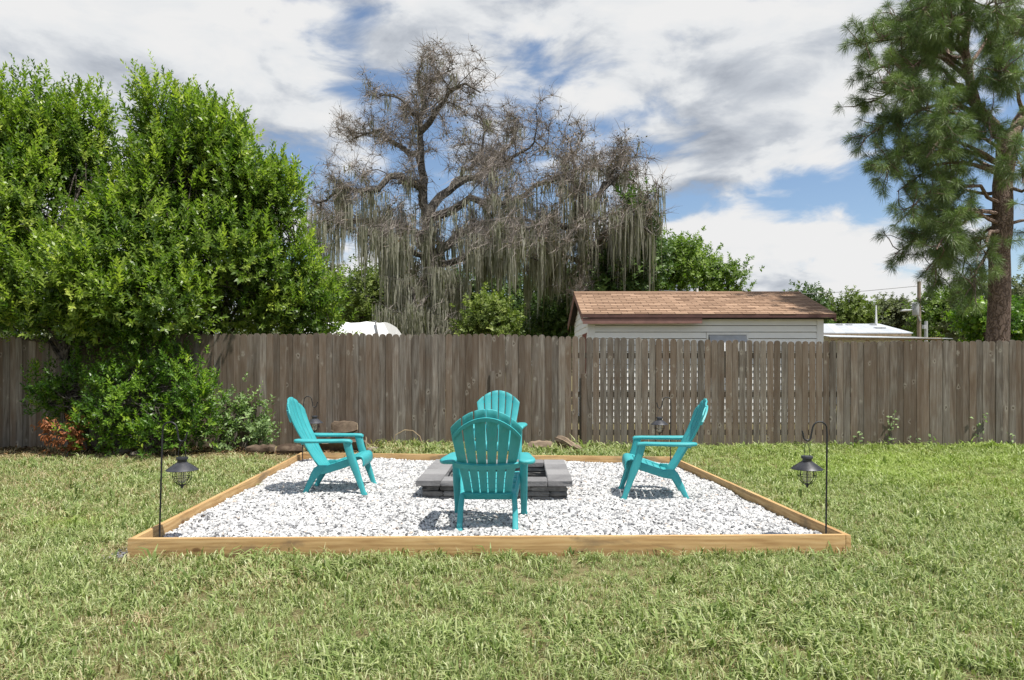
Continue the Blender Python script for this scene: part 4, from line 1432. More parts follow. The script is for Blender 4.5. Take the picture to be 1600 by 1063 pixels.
far_tree('spreading_tree', 'flat topped spreading green tree standing over the shed ridge', 30, 'bright', [(1108, 425, 0, 28, 22, .9), (1140, 427, 0, 30, 13, .8), (1105, 450, 0, 34, 18, .9), (1098, 405, .2, 12, 9, .4), (1155, 448, 0, 18, 14, .5)], 19, 0.13, 65)
far_tree('small_far_tree', 'small dark treetop peeping over the end of the shed roof', 42, 'deep', [(1258, 462, 0, 22, 10, .7), (1262, 478, 0, 28, 12, .8), (1270, 500, 0, 24, 16, .8)], 17, 0.17, 66)
far_tree('olive_green_tree', 'loose olive tree above the pale metal roof next to the shed', 44, 'olive', [(1315, 488, 0, 24, 20, 1.0), (1335, 472, 0, 14, 16, .7), (1345, 495, 0, 22, 22, 1.0), (1300, 500, 0, 22, 18, .9)], 15, 0.18, 67)
far_tree('grey_green_tree', 'grey green tree behind the street lamp', 52, 'grey', [(1385, 488, 0, 26, 20, 1.2), (1370, 505, 0, 26, 18, 1.2), (1410, 500, 0, 26, 24, 1.2), (1400, 480, .5, 14, 12, .8)], 14, 0.20, 68)
far_tree('yellow_green_tree', 'yellow green tree between the street lamp and the pine trunk', 38, 'bright', [(1470, 480, 0, 36, 30, 1.2), (1500, 470, .5, 30, 26, 1.1), (1455, 508, 0, 30, 22, 1.0), (1490, 505, 0, 35, 25, 1.1)], 16, 0.16, 69)
far_tree('grey_green_tree', 'tall grey green tree just behind the pine trunk', 35, 'grey', [(1525, 475, 0, 30, 36, 1.1), (1590, 470, 0, 36, 36, 1.2), (1640, 470, 0, 40, 42, 1.3), (1510, 510, 0, 30, 20, 1.0)], 16, 0.16, 70)
far_tree('evergreen_bush', 'dense dark evergreen bush growing beside the pine trunk', 21, 'shrub', [(1525, 495, 0, 26, 34, .7), (1585, 505, 0, 20, 30, .6), (1610, 500, .3, 26, 36, .7), (1545, 520, .3, 26, 20, .6)], 30, 0.12, 71, cl=0.35)
far_tree('magnolia_bush', 'rounded broad leaved bush under the hanging moss behind the fence', 22, 'olive', [(765, 490, 0, 30, 36, .8), (745, 510, 0, 28, 24, .7), (785, 505, 0, 26, 26, .7)], 28, 0.12, 72, cl=0.4)
far_tree('feathery_tree', 'hazy grey green tree between the laurel and the white tarp', 40, 'grey', [(515, 450, 0, 30, 36, 1.2), (480, 470, 0, 36, 40, 1.3), (540, 490, 0, 30, 30, 1.1)], 15, 0.18, 73)
far_tree('evergreen_tree', 'deep green low tree behind the corner of the shed', 27, 'deep', [(870, 495, 0, 34, 32, 1.0), (840, 505, 0, 34, 26, 1.0), (905, 480, 0, 30, 40, 1.0)], 20, 0.14, 74)
# the distant wood: one mass
g = np.random.default_rng(77)
bl = []
for k in range(60):
    th = R(-62 + 124 * k / 59 + g.uniform(-1, 1))
    d_ = g.uniform(88, 110)
    hgt = g.uniform(6.0, 9.5)
    bl.append((np.array((d_ * math.sin(th), d_ * math.cos(th), hgt * 0.5)), np.array((g.uniform(3, 4.6), 3.0, hgt * 0.55))))
T, A, Cc = crown_tips(bl, 5.5, 1.2, 7, g)
Q, idx, tt = sprays(T, A, 6, 0.55, 0.7, 1.0, g=g)
o = link('distant_wood', quads_mesh('distant_wood', Q, np.clip(g.beta(2, 2, len(T))[idx] + g.uniform(-.15, .15, len(Q)), 0, 1)), M['grey'])
tag(o, 'far off belt of grey green woodland along the horizon', None, kind='stuff')

# ------------------------------------------------------------------ shed with the brown shingle roof
EX0, EX1, EY0 = 1.60, 7.36, 16.0            # eave edge
RY, RZ, EZ = 18.05, 3.22, 2.515             # ridge line, eave height
BY1 = 2 * RY - EY0
WX0, WX1, WY0, WY1, WTOP = EX0 + 0.16, EX1 - 0.18, EY0 + 0.26, BY1 - 0.26, 2.44
shed = tag(empty('shed', ((WX0 + WX1) / 2, RY, 0)), 'white sided shed with a brown shingle roof behind the fence', 'shed')
so_ = np.array(shed.location)


def sbox(name, a, b, m, parent=shed, origin=so_, **k):
    return MB().box(np.array(a) - origin, np.array(b) - origin).build(name, M[m], parent, **k)


sbox('wall_shade_core', (WX0 + 0.03, WY0 + 0.03, -0.1), (WX1 - 0.03, WY1 - 0.03, WTOP - 0.02), 'dark')  # dark core, seen through the siding gaps as painted lap shadow
LAP = 0.150
WINX0, WINX1, WINT = P(1107, 0, WY0)[0], P(1166, 0, WY0)[0], P(0, 522, WY0)[2]
nl = int((WTOP - 0.06) / LAP) + 1


def siding(x0, x1, y, z0, z1):
    """one lapped board: bottom edge 14 mm proud"""
    z0 = z0 + 0.009  # slit bares the dark core to draw the shadow line under each lap
    prof = [(y + 0.026, z0), (y - 0.010, z0), (y - 0.010, z0 + 0.010), (y + 0.012, z1 - 0.006), (y + 0.026, z1 - 0.004)]
    vs = [(x0, a, b) for a, b in prof] + [(x1, a, b) for a, b in prof]
    fs = [(0, 1, 2, 3, 4), (9, 8, 7, 6, 5)] + [(i, 5 + i, 5 + (i + 1) % 5, (i + 1) % 5) for i in range(5)]
    vs = np.array(vs) - so_
    MB().add(vs, fs).build('siding_board', M['siding'], shed)


z = WTOP - 0.02
while z > 0.02:
    z0 = max(z - LAP, 0.02)
    if z0 < WINT and z > 1.2:
        siding(WX0 + 0.16, WINX0 - 0.05, WY0, z0, z)
        siding(WINX1 + 0.05, WX1 - 0.14, WY0, z0, z)
    else:
        siding(WX0 + 0.16, WX1 - 0.14, WY0, z0, z)
    z -= LAP
sbox('corner_trim', (WX0 - 0.012, WY0 - 0.016, 0), (WX0 + 0.158, WY0 + 0.028, WTOP), 'trim')
sbox('corner_trim', (WX1 - 0.138, WY0 - 0.016, 0), (WX1 + 0.012, WY0 + 0.028, WTOP), 'trim')
# gable end facing the oak: lap boards, brown door
for k in range(24):
    z0 = 0.02 + k * LAP
    if z0 > RZ - 0.25:
        break
    half = (WY1 - WY0) / 2 if z0 + LAP < WTOP else max(0.05, (RZ - 0.10 - z0 - LAP * 0.5) / ((RZ - EZ) / (RY - EY0)))
    half = min(half, (WY1 - WY0) / 2)
    for ya, yb in (((RY - half, WY0 + 0.35), (WY0 + 1.35, RY + half)) if z0 + LAP < 2.12 else ((RY - half, RY + half),)):
        prof = [(WX0 + 0.026, z0), (WX0 - 0.004, z0), (WX0 - 0.004, z0 + 0.012), (WX0 + 0.010, z0 + LAP - 0.004), (WX0 + 0.026, z0 + LAP - 0.004)]
        vs = [(a, max(ya, WY0 + 0.03), b) for a, b in prof] + [(a, yb, b) for a, b in prof]
        fs = [(0, 1, 2, 3, 4), (9, 8, 7, 6, 5)] + [(i, 5 + i, 5 + (i + 1) % 5, (i + 1) % 5) for i in range(5)]
        MB().add(np.array(vs) - so_, fs).build('siding_board', M['siding'], shed)
dr = sbox('door', (WX0 - 0.004, WY0 + 0.36, 0.0), (WX0 + 0.028, WY0 + 1.34, 2.12), 'red')
dr['label'] = 'dark red shed door'
# gable infill on both ends
for xx in (WX0 + 0.03, WX1 - 0.03):
    MB().add(np.array([(xx, WY0, WTOP - 0.03), (xx, WY1, WTOP - 0.03), (xx, RY, RZ - 0.07), (xx + 0.02, WY0, WTOP - 0.03), (xx + 0.02, WY1, WTOP - 0.03), (xx + 0.02, RY, RZ - 0.07)]) - so_,
             [(0, 1, 2), (5, 4, 3), (0, 3, 4, 1), (1, 4, 5, 2), (2, 5, 3, 0)]).build('gable_wall', M['siding'], shed)
# roof
roof = empty('roof_placeholder')
bpy.data.objects.remove(roof)
th = 0.035
deck = MB()
for sgn in (1, -1):
    ye = EY0 if sgn == 1 else BY1
    vs = [(EX0, ye, EZ), (EX1, ye, EZ), (EX1, RY, RZ), (EX0, RY, RZ), (EX0, ye, EZ - th), (EX1, ye, EZ - th), (EX1, RY, RZ - th), (EX0, RY, RZ - th)]
    deck.add(np.array(vs) - so_, [(0, 1, 2, 3), (7, 6, 5, 4), (0, 4, 5, 1), (1, 5, 6, 2), (2, 6, 7, 3), (3, 7, 4, 0)])
roof = deck.build('roof', M['dark'], shed)
# shingle tabs
g = np.random.default_rng(15)
nc = 14
slope = math.hypot(RY - EY0, RZ - EZ)
ex = np.array((0, (RY - EY0) / slope, (RZ - EZ) / slope))
en = np.array((0, -(RZ - EZ) / slope, (RY - EY0) / slope))
Q, T = [], []
for sgn in (1, -1):
    for c in range(nc):
        s0, s1 = c * slope / nc - 0.012, (c + 1) * slope / nc + 0.004
        x = EX0 - 0.015 - (0.15 if c % 2 else 0)
        while x < EX1 + 0.012:
            wd = 0.305
            xa, xb = max(x, EX0 - 0.015), min(x + wd - 0.012, EX1 + 0.015)
            if xb - xa > 0.02:
                lift = 0.016 + g.uniform(0, 0.006)
                sb = s0 + g.uniform(-0.006, 0.006)
                p = []
                for (xx, ss, ll) in ((xa, sb, lift), (xb, sb, lift), (xb, s1, 0.006), (xa, s1, 0.006)):
                    q = np.array((xx, EY0, EZ)) + ex * ss + en * ll
                    if sgn == -1:
                        q[1] = 2 * RY - q[1]
                    p.append(q)
                low = [p[0] - en * (lift - 0.001) * (1, sgn, 1), p[1] - en * (lift - 0.001) * (1, sgn, 1)]
                tn = g.uniform(0, 1)
                Q += [p, [p[0], low[0], low[1], p[1]], [p[1], low[1], p[2], p[2] + 1e-5], [p[0], p[3], p[3] + 1e-5, low[0]]]
                T += [tn] * 4
            x += wd
sh = link('shingles', quads_mesh('shingles', np.array(Q) - so_, T), M['shingle'], shed)
sh['kind'] = 'stuff'
MB().add(np.array([(EX0 - 0.016, RY - 0.13, RZ - 0.022), (EX1 + 0.016, RY - 0.13, RZ - 0.022), (EX1 + 0.016, RY, RZ + 0.030), (EX0 - 0.016, RY, RZ + 0.030),
                   (EX0 - 0.016, RY + 0.13, RZ - 0.022), (EX1 + 0.016, RY + 0.13, RZ - 0.022)]) - so_, [(0, 1, 2, 3), (3, 2, 5, 4)]).build('ridge_cap', M['shingle'], shed)
# eave trim: drip edge all along, hanging fascia board on the left, torn soffit to the right
sbox('drip_edge', (EX0 - 0.01, EY0 - 0.012, EZ - 0.075), (EX1 + 0.01, EY0 + 0.02, EZ - 0.002), 'dkfascia')
fb = sbox('fascia', (EX0 + 0.02, EY0 + 0.005, EZ - 0.205), (P(1098, 0, EY0)[0], EY0 + 0.03, EZ - 0.085), 'fascia')
fb['label'] = 'faded reddish fascia board hanging below the eave'
fb.rotation_euler = (0, R(-0.25), 0)
sbox('soffit', (EX0 + 0.02, EY0 + 0.05, EZ - 0.100), (EX1 - 0.02, WY0 + 0.01, EZ - 0.080), 'dark')
sp_ = sbox('torn_trim_strip', (P(1112, 0, EY0)[0], WY0 - 0.05, WTOP - 0.045), (WX1 - 0.02, WY0 - 0.02, WTOP - 0.015), 'trim')
for sgn in (1, -1):   # barge boards on both gables
    for xx in (EX0 - 0.012, EX1 - 0.012):
        ye = EY0 - 0.005 if sgn == 1 else BY1 + 0.005
        vs = [(xx, ye, EZ - 0.16), (xx, ye, EZ - 0.01), (xx, RY, RZ - 0.01), (xx, RY, RZ - 0.16), (xx + 0.024, ye, EZ - 0.16), (xx + 0.024, ye, EZ - 0.01), (xx + 0.024, RY, RZ - 0.01), (xx + 0.024, RY, RZ - 0.16)]
        MB().add(np.array(vs) - so_, [(0, 1, 2, 3), (7, 6, 5, 4), (0, 4, 5, 1), (1, 5, 6, 2), (2, 6, 7, 3), (3, 7, 4, 0)]).build('barge_board', M['fascia'], shed)
# window with its awning sash propped out
wn = sbox('window', (WINX0 - 0.045, WY0 - 0.02, WINT - 0.02), (WINX1 + 0.045, WY0 + 0.02, WINT + 0.035), 'trim')
for xx in (WINX0 - 0.045, WINX1 + 0.005):
    f_ = MB().box(np.array((xx, WY0 - 0.02, WINT - 0.9)) - so_, np.array((xx + 0.04, WY0 + 0.02, WINT - 0.021)) - so_).build('frame', M['trim'], wn)
MB().box(np.array((WINX0 - 0.004, WY0 + 0.022, WINT - 0.9)) - so_, np.array((WINX1 + 0.004, WY0 + 0.028, WINT - 0.021)) - so_).build('pane', M['pane'], wn)
sash = MB().add(np.array([(WINX0 + 0.01, WY0 - 0.025, WINT - 0.03), (WINX1 - 0.01, WY0 - 0.025, WINT - 0.03), (WINX1 - 0.01, WY0 - 0.26, WINT - 0.40), (WINX0 + 0.01, WY0 - 0.26, WINT - 0.40),
                          (WINX0 + 0.01, WY0 - 0.005, WINT - 0.04), (WINX1 - 0.01, WY0 - 0.005, WINT - 0.04), (WINX1 - 0.01, WY0 - 0.24, WINT - 0.41), (WINX0 + 0.01, WY0 - 0.24, WINT - 0.41)]) - so_,
                [(0, 1, 2, 3), (7, 6, 5, 4), (0, 4, 5, 1), (1, 5, 6, 2), (2, 6, 7, 3), (3, 7, 4, 0)]).build('sash', M['steel'], wn)
MB().tube([np.array((P(1089, 0, RY)[0], RY - 0.02, RZ + 0.01)) - so_, np.array((P(1089, 0, RY)[0], RY - 0.02, RZ + 0.10)) - so_], 0.03, 10).build('vent_pipe', M['trim'], shed, smooth=True)

# ------------------------------------------------------------------ low house with the pale metal roof
HD = 24.0
hx0, hx1 = P(1270, 0, HD)[0], P(1427, 0, HD)[0]
hz = P(0, 520, HD)[2]
rdz = P(0, 506, 27.5)[2]
house = tag(empty('low_house', ((hx0 + hx1) / 2, 27.5, 0)), 'low house with a pale metal roof and raw timber fascia beyond the fence', 'house')
ho = np.array(house.location)
MB().box(np.array((hx0 + 0.2, HD + 0.4, -0.1)) - ho, np.array((hx1 - 0.2, 30.6, hz - 0.1)) - ho).build('wall', M['siding'], house)
rx0, rx1 = P(1290, 0, 27.5)[0], P(1374, 0, 27.5)[0]
npan = 9
for k in range(npan):   # front slope in separate metal sheets
    a0, a1 = hx0 + (hx1 - hx0) * k / npan, hx0 + (hx1 - hx0) * (k + 1) / npan - 0.006
    c0, c1 = rx0 - 0.6 + (rx1 - rx0 + 0.6) * k / npan, rx0 - 0.6 + (rx1 - rx0 + 0.6) * (k + 1) / npan - 0.005
    MB().add(np.array([(a0, HD, hz), (a1, HD, hz), (c1, 27.5, rdz), (c0, 27.5, rdz), (a0, HD, hz - 0.03), (a1, HD, hz - 0.03), (c1, 27.5, rdz - 0.03), (c0, 27.5, rdz - 0.03)]) - ho,
             [(0, 1, 2, 3), (7, 6, 5, 4), (0, 4, 5, 1), (1, 5, 6, 2), (2, 6, 7, 3), (3, 7, 4, 0)]).build('roof_sheet', M['metalroof'], house)
MB().add(np.array([(hx1, HD, hz - 0.001), (hx1, 31.0, hz), (rx1, 27.5, rdz - 0.001)]) - ho, [(0, 1, 2)]).build('roof_end', M['metalroof'], house)
MB().add(np.array([(hx0, 31.0, hz), (hx1, 31.0, hz), (rx1, 27.5, rdz - 0.002), (rx0 - 0.6, 27.5, rdz - 0.002)]) - ho, [(3, 2, 1, 0)]).build('roof_back', M['metalroof'], house)
pz = P(0, 526, HD - 1.0)[2]
px0, px1 = P(1297, 0, HD - 1)[0], P(1489, 0, HD - 1)[0]
MB().add(np.array([(px0, HD - 1.0, pz), (px1, HD - 1.0, pz - 0.06), (px1 - 0.8, HD + 0.2, pz + 0.04), (px0, HD + 0.2, hz - 0.04),
                   (px0, HD - 1.0, pz - 0.02), (px1, HD - 1.0, pz - 0.08), (px1 - 0.8, HD + 0.2, pz + 0.02), (px0, HD + 0.2, hz - 0.06)]) - ho,
         [(0, 1, 2, 3), (7, 6, 5, 4), (0, 4, 5, 1), (1, 5, 6, 2), (2, 6, 7, 3), (3, 7, 4, 0)]).build('porch_roof', M['metalroof'], house)
MB().box(np.array((px0, HD - 0.96, pz - 0.12)) - ho, np.array((px1 - 0.3, HD - 0.92, pz - 0.03)) - ho).build('porch_fascia', M['wood'], house)
MB().box(np.array((hx0 + 0.1, HD + 0.02, hz - 0.12)) - ho, np.array((hx1 - 0.05, HD + 0.06, hz - 0.032)) - ho).build('fascia', M['wood'], house)
for k in range(4):
    xx = px0 + 0.1 + k * (px1 - px0 - 0.6) / 3
    MB().box(np.array((xx, HD - 0.92, -0.1)) - ho, np.array((xx + 0.09, HD - 0.83, pz - 0.05)) - ho).build('porch_post', M['wood'], house)
for u, v in ((1311, 509), (1326, 509.5), (1364, 509), (1378, 513), (1371, 515)):
    dd = 26.9 if v < 511 else 25.6
    q = P(u, v, dd)
    q[2] = hz + (rdz - hz) * (dd - HD) / 3.5
    MB().box(q + (-0.09, -0.12, -0.01) - ho, q + (0.09, 0.12, 0.03) - ho).build('roof_patch', M['steel'], house)
q = P(1369, 505, 27.3)
MB().tube([q + (0, 0, -0.08) - ho, q + (0, 0, 0.35) - ho, q + (0, 0, 0.68) - ho], [0.05, 0.03, 0.025], 8).build('vent_pipe', M['trim'], house, smooth=True)

# ------------------------------------------------------------------ white tarp over something tall
tz = P(0, 500, 18)[2]
tx0, tx1 = P(470, 0, 18)[0], P(607, 0, 18)[0]
tarp = tag(empty('covered_trailer', ((tx0 + tx1) / 2, 19.3, 0)), 'tall trailer under a white tarp showing over the fence by the laurel', 'trailer')
to = np.array(tarp.location)
g = np.random.default_rng(4)
nu, nv = 14, 8
rows = []
prof = [(0.0, 0.05), (0.0, 1.2), (0.02, tz - 0.62), (0.14, tz - 0.30), (0.30, tz - 0.04), (0.7, tz + 0.01), (1.3, tz + 0.03), (1.9, tz), (2.4, tz - 0.06), (2.6, tz - 0.35), (2.62, 0.05)]
A_ = []
for yy, z_ in prof:
    row = []
    for i in range(nu):
        f = i / (nu - 1)
        x_ = tx0 + (tx1 - tx0) * f
        ins = 0.22 * max(0.0, (z_ - (tz - 0.35)) / 0.35) * (1 if f > 0.8 else 0) * (f - 0.8) / 0.2
        row.append((x_ - ins - to[0], 18.0 + yy - to[1] + g.normal(0, 0.008), z_ - 0.05 * abs(math.sin(f * 9)) * (z_ > tz - 0.2) + g.normal(0, 0.010)))
    A_.append(row)
A_ = np.array(A_)
Bk = A_.copy()
Bk[:, :, 2] -= 0.012
Bk[:, :, 1] += 0.008
m_ = MB().shell(A_, Bk)
for side in (0, nu - 1):
    ring = [tuple(A_[i, side]) for i in range(len(prof))]
    m_.add(ring, [tuple(range(len(ring)))])
m_.build('tarp_cover', M['tarp'], tarp, smooth=True, angle=50)
xs = P(592, 0, 18)[0] - to[0]
MB().tube([(xs - 0.14, -1.32 + 0.28, tz - 0.02), (xs - 0.06, -1.32 + 0.10, tz - 0.30), (xs + 0.03, -1.325, tz - 0.62), (xs + 0.04, -1.33, 0.3)], 0.022, 6).build('strap', M['strap'], tarp)

# ------------------------------------------------------------------ street lamp, pole, wire
LD = 32.0
lb = P(1436, 520, LD)
lamp = tag(empty('street_lamp', (lb[0], LD, 0)), 'wooden utility pole with a curved street lamp arm and transformer box', 'street lamp')
zt = P(0, 440, LD)[2]
MB().tube([(0, 0, -0.2), (0, 0, zt)], [0.10, 0.075], 10).build('pole', M['pole'], lamp, smooth=True)
za = P(0, 492, LD)[2]
ax_ = (P(1413, 0, LD)[0] - lb[0])
MB().tube([(0, -0.1, za - 0.3), (ax_ * 0.25, -0.1, za + 0.12), (ax_ * 0.6, -0.1, za + 0.22), (ax_, -0.1, za + 0.2)], 0.032, 8).build('lamp_arm', M['steel'], lamp, smooth=True)
MB().loft([((ax_ - 0.20, -0.1, za + 0.17), 0.07, 0.035), ((ax_, -0.1, za + 0.19), 0.10, 0.055), ((ax_ + 0.22, -0.1, za + 0.2), 0.055, 0.035)], 'x', 10).build('lamp_head', M['steel'], lamp, smooth=True)
zb = P(0, 483, LD)[2]
MB().lathe([(0.0, -0.30), (0.13, -0.30), (0.145, -0.27), (0.145, 0.22), (0.12, 0.28), (0.0, 0.30)], 14, (-0.20, -0.08, zb)).build('transformer', M['steel'], lamp, smooth=True)
q = P(1447, 520, 30)
pl_ = tag(empty('utility_pole', (q[0], 30, 0)), 'short pale post standing beside the street lamp pole', 'pole')
MB().tube([(0, 0, -0.2), (0, 0, P(0, 502, 30)[2])], [0.07, 0.065], 10).build('post', M['steel'], pl_, smooth=True)
MB().box((-0.15, -0.12, P(0, 514, 30)[2]), (-0.05, 0.05, P(0, 508, 30)[2])).build('meter_box', M['steel'], pl_)
wp = [P(u, v, d_) for u, v, d_ in ((1000, 452, 27), (1060, 455.5, 27.4), (1120, 457.5, 27.9), (1180, 458.5, 28.5), (1260, 459, 29.6), (1350, 455, 30.8), (1436, 447, LD))]
o = MB().tube(wp, 0.012, 5).build('overhead_wire', M['strap'], None)
tag(o, 'thin overhead wire crossing in front of the trees above the shed ridge', 'wire')


# ------------------------------------------------------------------ logs and rocks along the fence
LOGS = []


def log(name, label, a, b, r, seed, group='rotting logs along the fence', taper=1.0):
    g = np.random.default_rng(seed)
    a, b = np.array(a, float), np.array(b, float)
    LOGS.append((a[:2], b[:2]))
    L = np.linalg.norm(b - a)
    k = max(4, int(L / 0.06))
    n_ = 12
    rt = tag(empty(name, a * (1, 1, 0)), label, 'log', group)
    o_ = a * (1, 1, 0)
    d = (b - a) / L
    up = np.array((0, 0, 1.0))
    s = nrm(np.cross(d, up))
    up2 = np.cross(s, d)
    ring = 1 + g.normal(0, 0.16, n_)
    vs = []
    for i in range(k + 1):
        f = i / k
        rr = r * (1 + (taper - 1) * f) * (1 + g.normal(0, 0.03))
        c = a + (b - a) * f + g.normal(0, 0.006, 3) - o_
        for j in range(n_):
            th_ = 2 * math.pi * j / n_
            q = rr * ring[j] * (1 + g.normal(0, 0.075)) * (1 - 0.35 * max(0.0, abs(f - 0.5) - 0.38) / 0.12)
            vs.append(c + s * math.cos(th_) * q + up2 * math.sin(th_) * q)
    fs = [(i * n_ + j, i * n_ + (j + 1) % n_, (i + 1) * n_ + (j + 1) % n_, (i + 1) * n_ + j) for i in range(k) for j in range(n_)]
    MB().add(vs, fs).build('bark', M['log'], rt, smooth=True, angle=45)
    for i, sg in ((0, -1), (k, 1)):
        ringv = vs[i * n_:(i + 1) * n_]
        c = np.mean(ringv, 0) + d * sg * 0.004
        MB().add([c] + ringv, [(0, 1 + j, 1 + (j + 1) % n_) for j in range(n_)]).build('cut_face', M['logend'], rt)
    return rt


def at_(u, v, z):
    p = G(u, v, 0)
    return np.array((p[0], p[1], z))


log('log', 'dark split log lying beside the pale shrub', at_(386, 709.5, 0.06), at_(430, 709, 0.07), 0.078, 1)
log('log', 'short brown log with cut ends behind the chair on the shrub side', at_(433, 710.5, 0.065), at_(474, 709.5, 0.06), 0.080, 2)
log('log', 'long rotten log lying on the leaf litter in front of the fence', at_(484, 705, 0.14), at_(572, 705, 0.16), 0.120, 3)
log('log', 'thick grey stump piece resting on top of the long rotten log', at_(518, 705, 0.35), at_(558, 704.5, 0.38), 0.105, 4, taper=0.8)
log('log', 'dark log lying flat behind the chair by the fire pit', at_(824, 706, 0.08), at_(862, 705.5, 0.09), 0.085, 5)
log('log', 'pale weathered log tilted with one end raised near the fence', at_(870, 705, 0.19), at_(906, 709, 0.06), 0.075, 6, taper=0.7)
for i, (u, v, r_, lab) in enumerate(((192, 709, 0.12, 'broad low brown rock under the glossy shrub'), (210, 712, 0.08, 'smaller brown rock leaning on the broad low rock'),
                                    (452, 705.5, 0.10, 'pale grey rock between the log ends and the fence'), (438, 706, 0.08, 'small dark rock behind the short brown log'),
                                    (404, 707, 0.06, 'small rock beside the dark split log'), (584, 706, 0.09, 'brown rock at the end of the long rotten log'))):
    me = rock_mesh('rock', r_, 300 + i, 3, 0.62, 0.035)
    me.shade_smooth()
    o = link('rock', me, M['rock'])
    p = G(u, v, 0)
    o.location = (p[0], p[1], r_ * 0.28)
    o.rotation_euler = (0, 0, i * 1.3)
    tag(o, lab, 'rock', 'rocks along the fence')

# dead vine arching off the ground by the fence
a, b = P(612, 690, FY - 0.25), P(700, 690, FY - 0.3)
pp = [P(612, 694, FY - .25), P(618, 680, FY - .25), P(632, 672, FY - .26), P(645, 673, FY - .27), P(656, 682, FY - .28), P(664, 697, FY - .3)]
pp[0][2] = pp[-1][2] = -0.01
o = MB().tube(pp, 0.006, 6).build('dry_vine', M['wood'], None, smooth=True)
tag(o, 'dry pale vine arching out of the grass in front of the fence', 'vine')

# leaf litter under the shrubs
g = np.random.default_rng(31)
nL = 2600
xy = np.column_stack([g.uniform(-9.5, -2.0, nL), 11.5 - np.abs(g.normal(0, 0.55, nL))])
xy = xy[(xy[:, 1] > 9.9)]
nL = len(xy)
d = nrm(np.column_stack([g.normal(0, 1, (nL, 2)), g.normal(0, 0.25, nL)]))
Ls = g.uniform(0.04, 0.08, nL)
Q = leaves(np.column_stack([xy, g.uniform(0.008, 0.035, nL)]), d, nrm(np.column_stack([g.normal(0, 0.35, (nL, 2)), np.ones(nL)])), Ls, Ls * 0.5)
o = link('leaf_litter', quads_mesh('leaf_litter', Q, g.beta(1.4, 2.2, nL)), M['litter'])
tag(o, 'brown fallen leaves scattered along the foot of the fence under the shrubs', None, kind='stuff')


# ------------------------------------------------------------------ grass
def tuft(seed, nb, rad, h, wd, flop):
    g = np.random.default_rng(seed)
    Q, T = [], []
    for _ in range(nb):
        b = np.append(g.normal(0, rad * 0.5, 2), 0.0)
        th = g.uniform(0, 6.28)
        lean = g.uniform(0.15, 1.0) * flop
        hh = h * g.uniform(0.5, 1.15)
        dx = np.array((math.cos(th), math.sin(th), 0))
        sd = np.array((-dx[1], dx[0], 0)) * wd * g.uniform(0.7, 1.2)
        sd = sd + g.normal(0, wd * 0.4, 3) * (1, 1, 0)
        m1 = b + dx * hh * lean * 0.35 + np.array((0, 0, hh * 0.6))
        m2 = b + dx * hh * lean * 0.95 + np.array((0, 0, hh * (1.0 - 0.38 * lean)))
        t_ = g.uniform(0, 1)
        Q += [(b - sd, b + sd, m1 + sd * 0.85, m1 - sd * 0.85), (m1 - sd * 0.85, m1 + sd * 0.85, m2 + sd * 0.12, m2 - sd * 0.12)]
        T += [t_, t_]
    return quads_mesh('tuft', np.array(Q), T)


tufts = variants('tuft', [tuft(500 + i, 14, 0.050, 0.064, 0.0025, 1.25) for i in range(8)] + [tuft(560 + i, 8, 0.045, 0.095, 0.0042, 1.35) for i in range(2)], M['grass'])
g = np.random.default_rng(88)
cand = []
for (y0, y1, den) in ((1.6, 3.0, 420), (3.0, 4.2, 760), (4.2, 6.0, 620), (6.0, 8.5, 430), (8.5, 11.75, 330)):
    hw0 = y1 * 0.80 + 1.6
    n_ = int(den * (y1 - y0) * 2 * hw0)
    cand.append(np.column_stack([g.uniform(-hw0, hw0, n_), g.uniform(y0, y1, n_)]))
xy = np.vstack(cand)


def vnoise(x, y, f, seed):
    r_ = np.random.default_rng(seed)
    s = np.zeros_like(x)
    for k in range(7):
        a, ph, ff = r_.uniform(0, 6.28), r_.uniform(0, 6.28), f * r_.uniform(0.6, 1.7)
        s += np.sin((x * math.cos(a) + y * math.sin(a)) * ff + ph)
    return s / 7 ** 0.5 / 1.4


# outside the timber frame only
def inside(xy, m=0.0):
    r_ = np.ones(len(xy), bool)
    for a, b in zip(quad, quad[1:] + quad[:1]):
        e = b - a
        nl_ = np.array((-e[1], e[0])) / np.linalg.norm(e)
        r_ &= ((xy - a) @ nl_) > -m
    return r_


xy = xy[~inside(xy, 0.012)]
x, y = xy[:, 0], xy[:, 1]


def seg_dist(xy, a, b):
    e = b - a
    tt = np.clip(((xy - a) @ e) / (e @ e), 0, 1)
    return np.linalg.norm(xy - (a + tt[:, None] * e), axis=1)


dL = seg_dist(xy, PFL, PNL)
dF = seg_dist(xy, PNL, PNR)
dR = seg_dist(xy, PNR, PFR)
patch = vnoise(x, y, 2.2, 1) * 0.5 + vnoise(x, y, 6.5, 2) * 0.5
dry = 0.22 + 0.17 * patch + 0.10 * vnoise(x, y, 15, 3) + 0.06 * g.normal(0, 1, len(x))
dry += 0.15 * np.clip((-x - 1.5) / 3, 0, 1) * np.clip((y - 4) / 3, 0, 1)             # thinner grass towards the shrubs
dry -= 0.06 * np.clip((x - 2.5) / 2, 0, 1)
dry += 0.55 * np.exp(-(dL / 0.16) ** 2) * (0.75 + 0.4 * vnoise(x, y, 5, 4))           # scalped strip along the left board
dry += 0.16 * np.exp(-(dF / 0.07) ** 2) + 0.08 * np.exp(-(dR / 0.10) ** 2)
c1 = G(215, 975)
dry += 0.5 * np.exp(-(((x - c1[0]) / 0.13) ** 2 + ((y - c1[1]) / 0.07) ** 2))
c2 = G(150, 860)
dry += 0.32 * np.exp(-(((x - c2[0]) / 0.35) ** 2 + ((y - c2[1]) / 0.14) ** 2))
bed = np.clip((y - 10.0 - 0.25 * vnoise(x, y, 3, 8)) / 0.5, 0, 1) * np.clip((-1.9 - x) / 0.6, 0, 1)
dry += 0.5 * bed
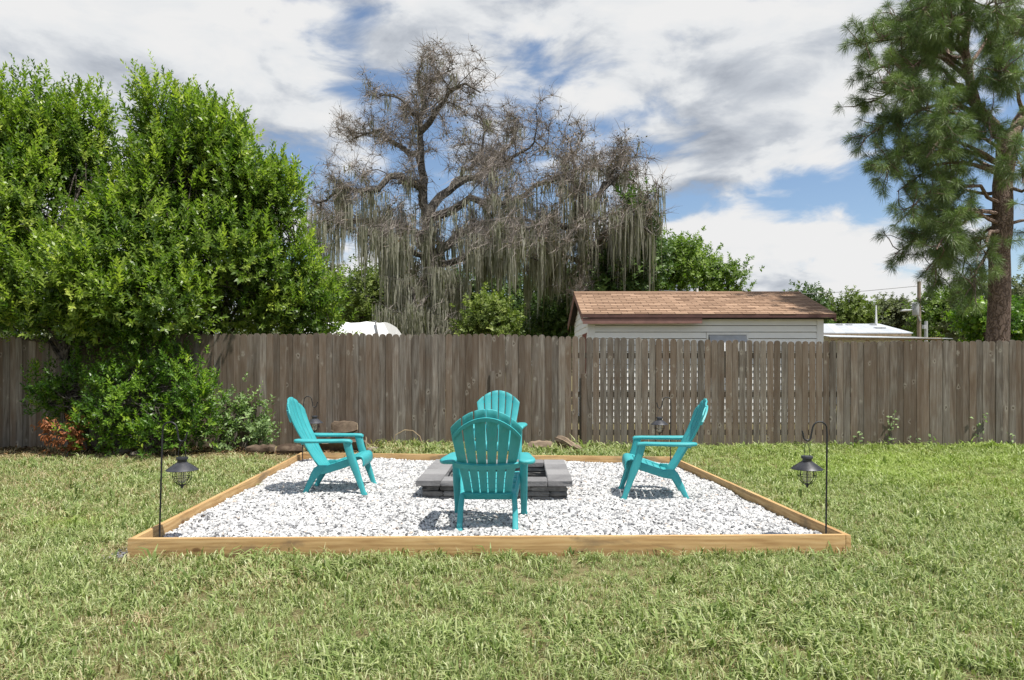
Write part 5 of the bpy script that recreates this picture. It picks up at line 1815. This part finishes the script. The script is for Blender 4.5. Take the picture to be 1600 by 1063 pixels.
lush = np.clip((x - 2.0) / 2.5, 0, 1) * np.clip((y - 5.5) / 3.0, 0, 1) * (0.75 + 0.35 * vnoise(x, y, 2.0, 12))
c3 = G(110, 820)
lush += 0.8 * np.exp(-(((x - c3[0]) / 0.30) ** 2 + ((y - c3[1]) / 0.20) ** 2))
lush = np.clip(lush, 0, 1)
keepp = np.ones(len(x))
keepp *= 1 - 0.80 * bed
keepp *= 1 - 0.6 * np.exp(-(dL / 0.12) ** 2)
keepp *= 1 - 0.5 * np.clip(dry - 0.5, 0, 1)
c4 = np.array((PNL[0] - 0.10, PNL[1] + 0.05))
keepp *= 1 - 0.85 * np.exp(-(((x - c4[0]) / 0.10) ** 2 + ((y - c4[1]) / 0.12) ** 2))
for a_, b_ in LOGS:
    keepp *= 1 - 0.92 * np.exp(-(seg_dist(np.column_stack([x, y + 0.10]), a_, b_) / 0.17) ** 2)
sel = g.uniform(0, 1, len(x)) < keepp
x, y, dry, lush, bed, dF, dL = x[sel], y[sel], dry[sel], lush[sel], bed[sel], dF[sel], dL[sel]
n = len(x)
big_ = 1.0 + 0.26 * vnoise(x, y, 2.6, 5) + 0.22 * vnoise(x, y, 11, 6) + g.normal(0, 0.22, n)
mound = np.exp(-((y - 11.0) / 0.45) ** 2) * np.clip((x + 2.4) / 0.4, 0, 1) * np.clip((1.4 - x) / 0.5, 0, 1)
rough_ = big_ * (1 - 0.35 * np.clip(dry, 0, 1)) * (1 + 1.0 * mound)
rough_ *= np.where(y > 11.2, 1.25, 1.0)
rough_ = np.clip(rough_, 0.4, 3.0)
wsc = np.clip(0.85 + 0.055 * (y - 3), 0.85, 1.35)
dry = dry + 0.12 * mound
zg = np.where(mound > 0.05, 0.0, 0.0)
grass = scatter('grass', np.column_stack([x, y, zg - 0.002]), np.column_stack([g.normal(0, 0.16, n), g.normal(0, 0.16, n), g.uniform(0, 6.28, n)]),
                np.column_stack([rough_ * wsc, rough_ * wsc, rough_ * (0.85 + 0.1 * wsc)]), tufts, 10, {'dry': np.clip(dry, 0, 1), 'lush': lush * 0.9})
grass['label'] = 'mown green lawn grass with straw coloured patches'
